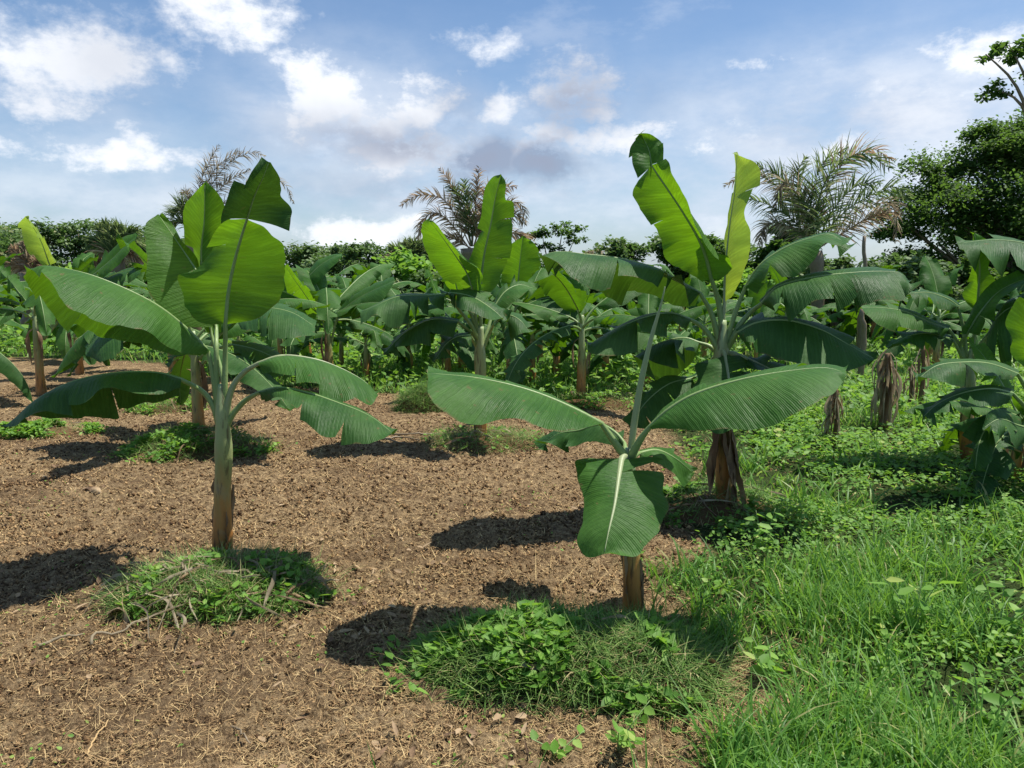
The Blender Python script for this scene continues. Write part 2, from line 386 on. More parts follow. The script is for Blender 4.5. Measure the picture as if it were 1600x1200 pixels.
def build_ground():
    ys = np.concatenate([[-6, -2, 0, 1.0, 1.5], 1.9*(700/1.9)**(np.linspace(0, 1, 1150)**1.2)])
    nc = 1150
    u = np.linspace(-1, 1, nc)
    hw = np.maximum(1.0*np.abs(ys)+2.6, 9*(ys < 1))
    X = u[None]*hw[:, None]; Y = np.repeat(ys[:, None], nc, 1)
    Z = gz(X, Y)
    g = green_mask(X, Y)
    near = np.clip(1.2-Y/14, 0, 1)
    Z = Z+near*(1-0.5*g)*((fbm(X*7, Y*7, 3, 11)-0.5)*0.035+(fbm(X*24, Y*24, 3, 12)-0.5)*0.062+np.maximum(0, vnoise(X*52, Y*52, 9)-0.5)*0.050)
    V = np.stack([X, Y, Z], -1).reshape(-1, 3)
    n, m = X.shape
    i, j = np.meshgrid(np.arange(n-1), np.arange(m-1), indexing='ij')
    Q = np.stack([i*m+j, i*m+j+1, (i+1)*m+j+1, (i+1)*m+j], -1).reshape(-1, 4)
    o = mesh('ground', V, Q, M['ground'], attr={'green': g.ravel()})
    tag(o, kind='structure')
build_ground()

# ------------------------------------------------------------------ blades and small leaves (vectorised)
def blades(P, H, Wd, az, lean, bend, v, levels=4, roll=None):
    """P base (n,3), H length, lean angle from vertical, bend extra angle towards tip"""
    n = len(P); t = np.linspace(0, 1, levels+1)
    if roll is None: roll = rng.uniform(-0.9, 0.9, n)
    pos = P.copy(); V = np.zeros((n, levels+1, 2, 3))
    side = np.stack([-np.sin(az+roll), np.cos(az+roll), np.zeros(n)], 1)
    for k in range(levels+1):
        w = Wd*(1-t[k]**1.8)*(0.65+0.35*min(1, t[k]*4+0.3))*0.5
        w = np.maximum(w, Wd*0.04)
        V[:, k, 0] = pos-side*w[:, None]; V[:, k, 1] = pos+side*w[:, None]
        a = lean+bend*(t[k]+0.5/levels)
        step = np.stack([np.sin(a)*np.cos(az), np.sin(a)*np.sin(az), np.cos(a)], 1)*(H/levels)[:, None]
        pos = pos+step
    V = V.reshape(-1, 3); b = np.arange(n)[:, None]*(levels+1)*2+np.arange(levels)[None]*2
    Q = np.stack([b, b+1, b+3, b+2], -1).reshape(-1, 4)
    return V, Q, np.repeat(v, (levels+1)*2)
def leaflets(P, L, Wd, az, pitch, v, fold=0.25):
    """six-point leaves with a fold: P base, az heading, pitch above horizontal"""
    n = len(P)
    d = np.stack([np.cos(pitch)*np.cos(az), np.cos(pitch)*np.sin(az), np.sin(pitch)], 1)
    s = np.stack([-np.sin(az), np.cos(az), np.zeros(n)], 1)
    rl = rng.uniform(-0.7, 0.7, n)
    up = np.cross(d, s)
    s = s*np.cos(rl)[:, None]+up*np.sin(rl)[:, None]; up = np.cross(d, s)
    L = L[:, None]; Wd = Wd[:, None]
    p0 = P; tip = P+d*L-up*0.12*L*-1*0
    V = np.stack([p0, p0+d*L*0.28+s*Wd*0.5+up*fold*Wd*0.5, p0+d*L*0.68+s*Wd*0.38+up*fold*Wd*0.3, tip,
                  p0+d*L*0.68-s*Wd*0.38+up*fold*Wd*0.3, p0+d*L*0.28-s*Wd*0.5+up*fold*Wd*0.5], 1).reshape(-1, 3)
    b = np.arange(n)*6
    Q = np.vstack([np.stack([b, b+1, b+2, b+3], 1), np.stack([b, b+3, b+4, b+5], 1)])
    return V, Q, np.repeat(v, 6)
def U(a, b, n): return rng.uniform(a, b, n)

# ------------------------------------------------------------------ banana leaves
def noise1(n, amp, f, seed):
    x = np.linspace(0, f, n); return (vnoise(x, np.full(n, seed*1.37), seed)-0.5)*2*amp
def blade_loft(acc, mid, A, B, tears=(3, 3), pleat=0.03, bulge=0.12, seed=1, resample=True, ns=7, nt=34, ruffle=0.006, ulen=None):
    r = random.Random(seed)
    mid = np.asarray(mid, float); A = np.asarray(A, float); B = np.asarray(B, float)
    dense = 160
    if resample: Md, Ad, Bd = spline(mid, dense), spline(A, dense), spline(B, dense)
    else:
        g = lambda P: np.stack([np.interp(np.linspace(0, 1, dense), np.linspace(0, 1, len(P)), P[:, k]) for k in range(3)], 1)
        Md, Ad, Bd = g(mid), g(A), g(B)
    td = np.linspace(0, 1, dense)
    length = np.sum(np.linalg.norm(np.diff(Md, axis=0), axis=1))
    Tn = np.gradient(Md, axis=0); Tn /= np.linalg.norm(Tn, axis=1)[:, None]+1e-9
    get = lambda D_, t: np.stack([np.interp(t, td, D_[:, k]) for k in range(3)], -1)
    for side, E, sg in ((0, Ad, 1), (1, Bd, -1)):
        cuts = sorted(r.uniform(0.12, 0.93) for _ in range(tears[side]))
        cuts = [c for i, c in enumerate(cuts) if i == 0 or c-cuts[i-1] > 0.05]
        bounds = [0]+cuts+[1]
        ts = []; seg = []
        for k in range(len(bounds)-1):
            a, b = bounds[k], bounds[k+1]; m = max(3, int(round((b-a)*nt))+1)
            tt = np.linspace(a, b, m); ts.append(tt); seg += [k]*m
        ts = np.concatenate(ts); seg = np.array(seg)
        s = np.linspace(0, 1, ns)
        w = np.linalg.norm(get(E, ts)-get(Md, ts), axis=1)
        dirv = get(E-Md, ts); N = np.cross(get(Tn, ts), dirv); N /= np.linalg.norm(N, axis=1)[:, None]+1e-9
        avg = N.mean(0)
        if avg[2] < 0: N = -N
        dep = [r.uniform(0.0, 0.75) for _ in bounds]; amp = [r.uniform(0.4, 1.3)*r.choice([-1, 1, 1]) for _ in bounds]; gp = [r.uniform(0.0, 0.012) for _ in bounds]
        off = np.zeros((len(ts), ns)); tsh = np.zeros((len(ts), ns))
        for i, (t, k) in enumerate(zip(ts, seg)):
            a, b = bounds[k], bounds[k+1]; p = (t-a)/(b-a)
            s0 = np.interp(p, [0, 1], [dep[k] if k > 0 else 0.5, dep[k+1] if k+1 < len(bounds)-1 else 0.5])
            q = np.clip((s-s0)/(1-s0+1e-6), 0, 1)
            off[i] = pleat*((p-0.5)*1.6*abs(amp[k])+0.15*amp[k])*q**1.2 if len(bounds) > 2 else 0
            tsh[i] = q*(gp[k]*(1-p) if k > 0 else 0)-q*(gp[k+1]*p if k+1 < len(bounds)-1 else 0)
        nz = (vnoise(ts[:, None]*length*26+seed, s[None]*1.5+side*9, seed)-0.5)
        nz2 = (vnoise(ts[:, None]*length*7+seed, s[None]*2+side*9, seed+3)-0.5)
        off += nz*ruffle*1.6*(s[None]**0.7)+nz2*ruffle*4.5*s[None]
        t2 = np.clip(ts[:, None]+tsh, 0, 1)
        Pm = get(Md, t2); Pe = get(E, t2)
        wob = 1+0.05*(vnoise(t2*length*9+seed, t2*0+side*7, seed+5)-.5)*2+0.03*(vnoise(t2*length*34, t2*0+side, seed+6)-.5)*2
        Pe = Pm+(Pe-Pm)*wob[..., None]
        wl = np.linalg.norm(Pe-Pm, axis=2)
        S = s[None, :, None]
        P = Pm+(Pe-Pm)*S+N[:, None]*(bulge*wl*(s*(1-s)*4)[None]*0.5*1.0)[..., None]+N[:, None]*off[..., None]
        V = P.reshape(-1, 3)
        uv = np.stack([t2*length, np.broadcast_to(s[None]*sg, t2.shape)], -1).reshape(-1, 2)
        i, j = np.meshgrid(np.arange(len(ts)-1), np.arange(ns-1), indexing='ij')
        ok = (seg[:-1] == seg[1:])[:, None] & np.ones((1, ns-1), bool)
        i = i[ok]; j = j[ok]
        q4 = [i*ns+j, i*ns+j+1, (i+1)*ns+j+1, (i+1)*ns+j]
        if sg < 0: q4 = q4[::-1]
        acc.add(V, np.stack(q4, -1), uv=uv)
    return Md
def make_leaf(parent, origin, lofts, petiole, mat='leaf', rad=0.012, tears=(3, 3), pleat=0.03, bulge=0.12, seed=1, resample=True, ruffle=0.006, nt=34, ns=7, ribm='rib', label=None, name='leaf', tipm=None):
    acc = Acc(); mids = []
    acc2 = Acc() if tipm else acc
    for k, (m, a, b) in enumerate(lofts):
        mids.append(blade_loft(acc if k == 0 else acc2, m, a, b, tears, pleat, bulge, seed*7+k, resample, ns, nt, ruffle))
    o = acc.build(name, M[mat], parent, origin)
    if label: o['label'] = label
    if tipm: acc2.build('leaf_tip', M[tipm], o, origin)
    rp = [spline(petiole, 12)] if petiole is not None else []
    for q in mids: rp.append(q[::6])
    path = np.vstack(rp); keep = [0]
    for i in range(1, len(path)):
        if np.linalg.norm(path[i]-path[keep[-1]]) > 0.01: keep.append(i)
    path = path[keep]
    npet = len(rp[0]) if petiole is not None else 0
    s = np.linspace(0, 1, len(path))
    if petiole is not None:
        k = npet/len(path)
        rr = np.where(s < k, rad*(1.55-0.75*s/k), rad*0.8*np.clip(1-(s-k)/(1-k+1e-6), 0.12, 1)**0.8)
    else: rr = rad*0.7*np.clip(1-s, 0.12, 1)
    path = path-np.array([0, 0, 0.25])*rr[:, None]
    ra = Acc(); ra.tube(path, rr, 7)
    ro = ra.build('midrib', M[ribm], o, origin)
    return o
def px3(s, D):
    """'x,y,dd x,y,dd ...' photo points at distance D+dd"""
    out = []
    for tok in s.split():
        c = tok.split(','); dd = float(c[2]) if len(c) > 2 else 0.0
        out.append(W(float(c[0]), float(c[1]), D+dd))
    return np.array(out)
def make_stem(parent, origin, pts, radii, seed=1, n=40, nseg=18):
    P = spline(pts, n); s = np.linspace(0, 1, n); r = np.interp(s, np.linspace(0, 1, len(radii)), radii)
    # overlapping sheaths: small steps and ridges along the stem
    V, Q, T = tube_data(P, r, nseg)
    ring = V[:n*nseg].reshape(n, nseg, 3)
    th = np.arange(nseg)/nseg
    for i in range(n):
        k = 1+0.10*(vnoise(th*6+seed, np.full(nseg, s[i]*5.0), seed)-0.5)*2+0.045*np.sin(2*np.pi*(th*2+s[i]*2.1+seed*0.3))
        k = k-0.05*((s[i]*4.3+th+seed*.37) % 1.0 < 0.12)
        ring[i] = P[i]+(ring[i]-P[i])*k[:, None]
    V[:n*nseg] = ring.reshape(-1, 3)
    a = np.concatenate([np.repeat(s, nseg), [0, 1]])
    return mesh('pseudostem', V, [Q, T], M['stem'], parent, attr={'v': a}, origin=origin)
def peel(parent, origin, P, r, k, seed):
    g = random.Random(seed)
    for j in range(k):
        a = g.uniform(0, 6.28); i0 = g.randint(1, 9); h = np.array([math.cos(a), math.sin(a), 0.])
        C = spline(P, 24); i1 = i0+g.randint(3, 8); pts = [C[i0+0]+h*r*.84, C[(i0+i1)//2]+h*r*.92, C[i1]+h*r*g.uniform(.94, 1.05)]
        dead_strip(parent, origin, pts, r*g.uniform(.5, 1.0), seed*3+j, name='dry_sheath', curl=.12, n=10)
def dead_strip(parent, origin, P, width, seed=1, name='dead_leaf', mat='dead', curl=1.0, n=18):
    """a limp, twisted strip of dry leaf along P"""
    C = spline(P, n); r = random.Random(seed)
    T = np.gradient(C, axis=0); T /= np.linalg.norm(T, axis=1)[:, None]+1e-9
    s = np.linspace(0, 1, n); ph = r.uniform(0, 6); tw = r.uniform(-2.5, 2.5)*curl
    ref = np.array([math.cos(ph), math.sin(ph), 0.2])
    A = np.cross(T, ref); A /= np.linalg.norm(A, axis=1)[:, None]+1e-9; B = np.cross(T, A)
    ang = ph+tw*s; S = A*np.cos(ang)[:, None]+B*np.sin(ang)[:, None]; Nn = np.cross(T, S)
    w = width*(0.35+0.65*np.sin(np.pi*np.clip(s*0.9+0.08, 0, 1)))*(1+0.35*noise1(n, 1, 6, seed))
    off = [-0.5, -0.25, 0, 0.25, 0.5]; cup = [0.28, 0.04, -0.08, 0.05, 0.3]
    V = np.stack([C+S*(w*o_)[:, None]+Nn*(w*c)[:, None]*(0.7+0.6*np.sin(s*9+seed))[:, None] for o_, c in zip(off, cup)], 1).reshape(-1, 3)
    V = V+rng.normal(0, width*0.03, V.shape)
    i, j = np.meshgrid(np.arange(n-1), np.arange(4), indexing='ij')
    Q = np.stack([i*5+j, i*5+j+1, (i+1)*5+j+1, (i+1)*5+j], -1).reshape(-1, 4)
    a = np.clip(0.5+noise1(n, 0.5, 5, seed+2), 0, 1)
    return mesh(name, V, Q, M[mat], parent, attr={'v': np.repeat(a, 5)}, origin=origin)

def traced_plant(name_label, base_px, D, stem, leaves, group=None):
    """stem: list of (px,py,dd,radius_px); leaves: list of dicts with px strings"""
    b = W(base_px[0], base_px[1], D); b[2] = 0.0; stem = [(x, y, dd, r*.92) for x, y, dd, r in stem]
    root = thing('banana_plant', name_label, 'banana plant', b, 0, group)
    sp = [W(x, y, D+dd) for x, y, dd, r in stem]; sp[0][2] = -0.03
    make_stem(root, b, sp, [r*D/F for *_, r in stem], seed=int(base_px[0]) % 97)
    peel(root, b, sp, stem[1][3]*D/F, 4, int(base_px[0]))
    for i, L in enumerate(leaves):
        d0 = D+L.get('d', 0)
        lofts = [(px3(m, d0), px3(a, d0), px3(c, d0)) for m, a, c in L['l']]
        pet = px3(L['p'], D) if L.get('p') else None
        if pet is not None: pet = np.vstack([pet, lofts[0][0][0]])
        make_leaf(root, b, lofts, pet, L.get('m', 'leaf'), L.get('r', 0.012), L.get('t', (3, 3)), L.get('pl', 0.03)*1.8, L.get('bu', 0.12), seed=i+int(base_px[0]), ruffle=L.get('ru', 0.006), nt=L.get('nt', 34), ribm=L.get('rm', 'rib'), tipm=L.get('m2'))
    return root, b

def arch_leaf(root, origin, crown, az, elev, L, Wd, droop, fold, lp, mat='leaf', seed=1, rad=0.012, tears=(3, 3), n=24, roll=0.0, nt=26, ns=6):
    """leaf grown from the crown: petiole then arching blade"""
    r = random.Random(seed)
    c = np.array(crown, float); e = elev; pet = [c]
    h = np.array([math.cos(az), math.sin(az), 0.0]); step = lp/5
    for k in range(5):
        c = c+(h*math.cos(e)+np.array([0, 0, math.sin(e)]))*step; e -= droop*0.10; pet.append(c)
    mid = [c]; els = [e]; step = L/n; azk = az
    kink = r.uniform(0.35, 0.8) if r.random() < 0.4 else 9
    for k in range(n):
        t = (k+0.5)/n; azk += r.uniform(-0.02, 0.03)
        h = np.array([math.cos(azk), math.sin(azk), 0.0])
        c = c+(h*math.cos(e)+np.array([0, 0, math.sin(e)]))*step
        e -= droop*(0.35+1.1*t)/n*1.0
        if abs(t-kink) < 0.5/n: e -= 0.6
        e = max(e, -1.5); mid.append(c); els.append(e)
    mid = np.array(mid); t = np.linspace(0, 1, n+1)
    w = Wd*0.5*np.clip(np.sin(np.pi*np.clip(t, 0, 1)**0.72)**0.55, 0, 1)*(1-0.12*t)
    w[0] = Wd*0.10; w[-1] = 0.004
    T = np.gradient(mid, axis=0); T /= np.linalg.norm(T, axis=1)[:, None]
    S = np.stack([-np.sin(az)*np.ones(n+1), np.cos(az)*np.ones(n+1), np.zeros(n+1)], 1)
    Up = np.cross(T, S)*-1; Up = np.where((Up[:, 2] < 0)[:, None], -Up, Up)
    if roll: S, Up = S*math.cos(roll)+Up*math.sin(roll), Up*math.cos(roll)-S*math.sin(roll)
    out = []
    for sg in (1, -1):
        f = fold*(0.8+0.4*r.random())+noise1(n+1, 0.22, 4, seed+sg+5)
        out.append(mid+w[:, None]*(sg*S*np.cos(f)[:, None]-Up*np.sin(f)[:, None]))
    return make_leaf(root, origin, [(mid, out[0], out[1])], pet[:-1]+[mid[0]], mat, rad, tears, 0.065, 0.22, seed, resample=False, nt=nt, ns=ns, ruffle=0.008)

def grown_plant(label, loc, height, seed, nleaf=8, scale=1.0, group=None, lean=(0, 0), extra_up=1, hi=True, skip=None):
    """a banana plant grown procedurally: height = crown height of the stem"""
    r = random.Random(seed)
    root = thing('banana_plant', label, 'banana plant', loc, 0, group)
    b = np.array([float(c) for c in loc]); cr = b+np.array([lean[0], lean[1], height])
    rs = 0.062*scale
    make_stem(root, b, [b-[0, 0, .05], b+[lean[0]*.4, lean[1]*.4, height*.5], cr, cr+[0, 0, .12*scale]], [rs*1.1, rs*.9, rs*.72, rs*.3], seed, 22, 12)
    a0 = r.uniform(0, 6.28)
    for k in range(nleaf):
        az = a0+k*2.39996+r.uniform(-.25, .25)
        up = k < extra_up
        f = (k-extra_up)/max(1, nleaf-extra_up)
        if up: el, dr, ln, m_ = r.uniform(1.15, 1.45), r.uniform(0.15, 0.7), r.uniform(.70, .95), r.choice(['leafy', 'leaf', 'leaf'])
        else: el, dr, ln, m_ = 1.2-0.95*f+r.uniform(-.1, .1), r.uniform(.8, 1.55), r.uniform(1.1, 1.5), ('leaf' if (f < 0.6 or not hi) else 'leafd')
        arch_leaf(root, b, cr+np.array([0, 0, -0.10*f]), az, el, ln*scale, r.uniform(.38, .50)*scale, dr, r.uniform(.35, .8) if not up else r.uniform(-.3, .3), r.uniform(.2, .32)*scale,
                  m_, seed*31+k, 0.013*scale, (r.randint(3, 8), r.randint(3, 8)) if hi else (3, 3), nt=26 if hi else 14, ns=6 if hi else 4)
    for k in range(r.randint(1, 3)):
        az = r.uniform(0, 6.28); h = np.array([math.cos(az), math.sin(az), 0])
        dead_strip(root, b, [cr-[0, 0, .16]+h*.03, cr+h*.09*scale-[0, 0, .22], cr+h*.10*scale-[0, 0, .45*scale], cr+h*.08*scale-[0, 0, .62*scale]], 0.05*scale, seed+k)
    return root

#@@PLANTS
# ------------------------------------------------------------------ the big traced plants
D1 = 4.22
P1 = [
 dict(m='leafy', m2='leafd', r=.013, t=(1,0), pl=.02, bu=.1, ru=.004, nt=46, p='349,650 351,600 352,550', l=[
   ('352,506,-.05 357,455,-.06 366,410,-.10 377,370,-.16 386,342,-.22',
    '346,507,-.02 318,505,.0 296,490,.02 283,466,.04 277,432,.02 300,424,0 322,395,-.02 336,362,-.08 344,345,-.16',
    '358,507,-.02 402,497,.02 438,460,.06 447,420,.05 446,385,.0 430,372,-.05 408,352,-.12 390,344,-.2'),
   ('386,342,-.22 398,305,-.28 412,275,-.34 420,253,-.36',
    '342,346,-.40 352,325,-.42 370,298,-.42 392,272,-.40 417,252,-.37',
    '450,360,-.22 456,326,-.20 440,308,-.24 437,280,-.30 423,254,-.36')]),
 dict(m='leafy', d=.12, r=.012, t=(0,1), pl=.02, nt=40, p='343,640 338,590 338,540', l=[  # brighter young-leaf material puts a sunlit look into this leaf's colour
   ('338,512,.0 325,460,.05 308,425,.08 275,375,.12 248,336,.14',
    '334,512,0 290,510,-.06 256,487,-.1 233,445,-.08 230,400,-.04 228,352,.04 246,335,.12',
    '342,512,.05 345,480,.12 318,432,.15 297,390,.18 270,355,.18 250,336,.15')]),
 dict(m='leafy', d=.30, r=.011, t=(1,1), pl=.02, nt=40, p='352,650,.1 350,600,.2', l=[
   ('330,520,0 322,470,.0 314,400,-.04 319,345,-.1 320,285,-.2',
    '325,520,0 305,455,.05 297,400,.05 290,360,.02 287,325,-.02 303,302,-.1 319,285,-.2',
    '336,520,.05 350,450,.08 345,395,.08 342,362,.05 351,328,.0 344,303,-.08 322,284,-.2')]),
 dict(m='leaf', r=.014, t=(1,2), pl=.025, bu=.2, nt=50, p='342,655 337,610 331,575', l=[
   ('325,548,.0 300,521,-.06 250,480,-.16 200,453,-.24 130,426,-.32 70,416,-.36 42,424,-.38',
    '327,550,-.04 304,551,-.16 268,545,-.32 228,516,-.45 172,506,-.55 130,486,-.60 104,477,-.62 84,450,-.56 60,424,-.48 42,424,-.4',
    '320,549,.05 270,550,.10 225,545,.12 172,530,.10 148,530,.06 100,502,.0 60,470,-.06 38,440,-.3')]),
 dict(m='leafd', d=0, r=.013, t=(1,3), pl=.03, bu=.2, nt=44, p='342,662 334,635 318,612', l=[
   ('282,592,-.1 250,583,-.16 190,582,-.26 120,594,-.35 60,622,-.42 8,668,-.46',
    '284,600,-.16 250,612,-.32 215,617,-.42 160,612,-.52 128,640,-.58 70,640,-.6 28,668,-.56 8,670,-.48',
    '280,602,-.02 244,624,.0 216,634,.0 180,652,-.08 140,650,-.14 85,660,-.3 50,657,-.36 8,672,-.45')]),
 dict(m='leaf', d=0, r=.014, t=(4,2), pl=.035, bu=.22, nt=44, rm='ribp', p='353,655 357,622 366,598 382,580', l=[
   ('404,567,-.06 437,556,-.05 491,561,-.02 536,577,.02 572,598,.04 584,613,.03',
    '406,574,-.14 448,592,-.26 491,602,-.28 522,626,-.28 553,624,-.25 577,638,-.16 586,616,.0',
    '410,572,.05 450,580,.22 500,590,.24 545,600,.22 578,616,.14 585,616,.06')]),
 dict(m='leafd', d=0, r=.013, t=(3,2), pl=.03, bu=.2, nt=44, p='352,672 362,648 382,626', l=[
   ('404,613,-.12 434,606,-.18 475,612,-.26 530,630,-.34 580,651,-.42 615,678,-.48',
    '408,618,-.18 442,622,-.36 464,645,-.44 482,662,-.48 510,684,-.54 560,696,-.58 600,691,-.56 615,680,-.5',
    '408,616,-.06 440,615,.02 480,622,.0 530,638,-.08 580,658,-.2 614,680,-.42')]),
]
t1, b1 = traced_plant('young banana plant at left whose tall upright leaf is notched and folded at its tip', (348,868), D1,
  [(347,880,0,18),(348,840,0,16.5),(348,780,0,14.5),(350,720,0,13),(349,675,0,15),(347,640,0,12),(346,600,0,6)], P1)

D2 = 3.40
P2 = [
 dict(m='leaf', r=.014, t=(0,2), pl=.02, bu=.16, nt=50, ru=.005, p='980,714 968,700,-.02 955,682,-.04', l=[
   ('940,661,-.05 900,640,-.05 850,618,-.05 800,602,-.05 735,589,-.05 668,583,-.05',
    '940,664,-.08 922,667,-.16 905,670,-.22 870,675,-.30 832,664,-.34 800,655,-.34 765,663,-.34 735,662,-.34 700,645,-.32 673,618,-.26 667,584,-.08',
    '942,660,.02 900,646,.2 850,628,.26 800,612,.28 735,597,.25 668,585,.02')]),
 dict(m='leaf', r=.014, t=(1,2), pl=.02, bu=.18, nt=50, ru=.005, p='985,714 992,700,-.03 1003,682,-.06', l=[
   ('1014,668,-.08 1040,643,-.1 1080,618,-.12 1150,595,-.15 1230,580,-.18 1295,575,-.2 1320,583,-.2',
    '1018,669,-.12 1050,668,-.22 1090,670,-.30 1150,671,-.38 1192,668,-.42 1240,648,-.44 1266,635,-.44 1302,621,-.4 1318,602,-.3 1320,585,-.22',
    '1012,664,.0 1040,650,.14 1085,628,.2 1150,606,.2 1230,592,.16 1295,583,.06 1320,584,-.15')]),
 dict(m='leaf', r=.013, t=(0,1), pl=.02, bu=.12, nt=46, ru=.005, rm='ribp', p='980,718 976,712,-.02', l=[
   ('971,716,-.05 966,750,-.18 960,790,-.30 951,830,-.40 944,865,-.46',
    '966,716,-.03 935,716,-.04 900,722,-.06 901,735,-.10 912,779,-.22 911,818,-.32 902,850,-.38 912,868,-.41 928,872,-.44 943,866,-.46',
    '978,716,-.03 1008,715,-.04 1037,731,-.06 1036,764,-.16 1044,788,-.24 1036,815,-.31 1022,838,-.37 989,874,-.44 968,872,-.45 945,866,-.46')]),
 dict(m='leafd', d=.2, r=.011, t=(2,1), pl=.03, bu=.2, p='983,716 978,705,.1', l=[
   ('976,692,0 962,676,.05 938,663,.1 905,672,.15 872,678,.2 842,700,.25',
    '978,697,0 955,694,.0 925,690,.04 895,702,.1 862,697,.15 842,706,.24',
    '974,688,.05 960,672,.2 935,662,.3 905,668,.35 872,674,.35 840,698,.3')]),
 dict(m='leaf', d=.15, r=.011, t=(1,1), pl=.02, bu=.2, p='986,716 992,710,.05', l=[
   ('1000,707,0 1026,703,.05 1055,716,.1 1082,738,.15',
    '1001,711,-.02 1026,722,-.05 1048,736,0 1058,748,.05 1066,762,.1 1081,740,.14',
    '1000,705,.05 1030,702,.15 1058,712,.2 1083,737,.16')]),
]
t2, b2 = traced_plant('short foreground banana plant with an unopened spear leaf above wide spread leaves', (988,970), D2,
  [(989,990,0,18),(988,940,0,17),(987,880,0,15.5),(985,820,0,14),(984,760,0,13),(983,725,0,12),(984,700,0,7)], P2)
a_ = Acc(); q = px3('984,715 992,655 1003,590,-.02 1020,520,-.05 1034,472,-.08 1039,448,-.1', D2); q = spline(q, 22)
a_.tube(q, np.interp(np.linspace(0,1,22), [0,.15,.5,.75,1], [.013,.016,.0135,.009,.002]), 9)
o = a_.build('furled_leaf', M['ribp'], t2, b2); o['label'] = 'unopened leaf rolled into a pale upright spear'

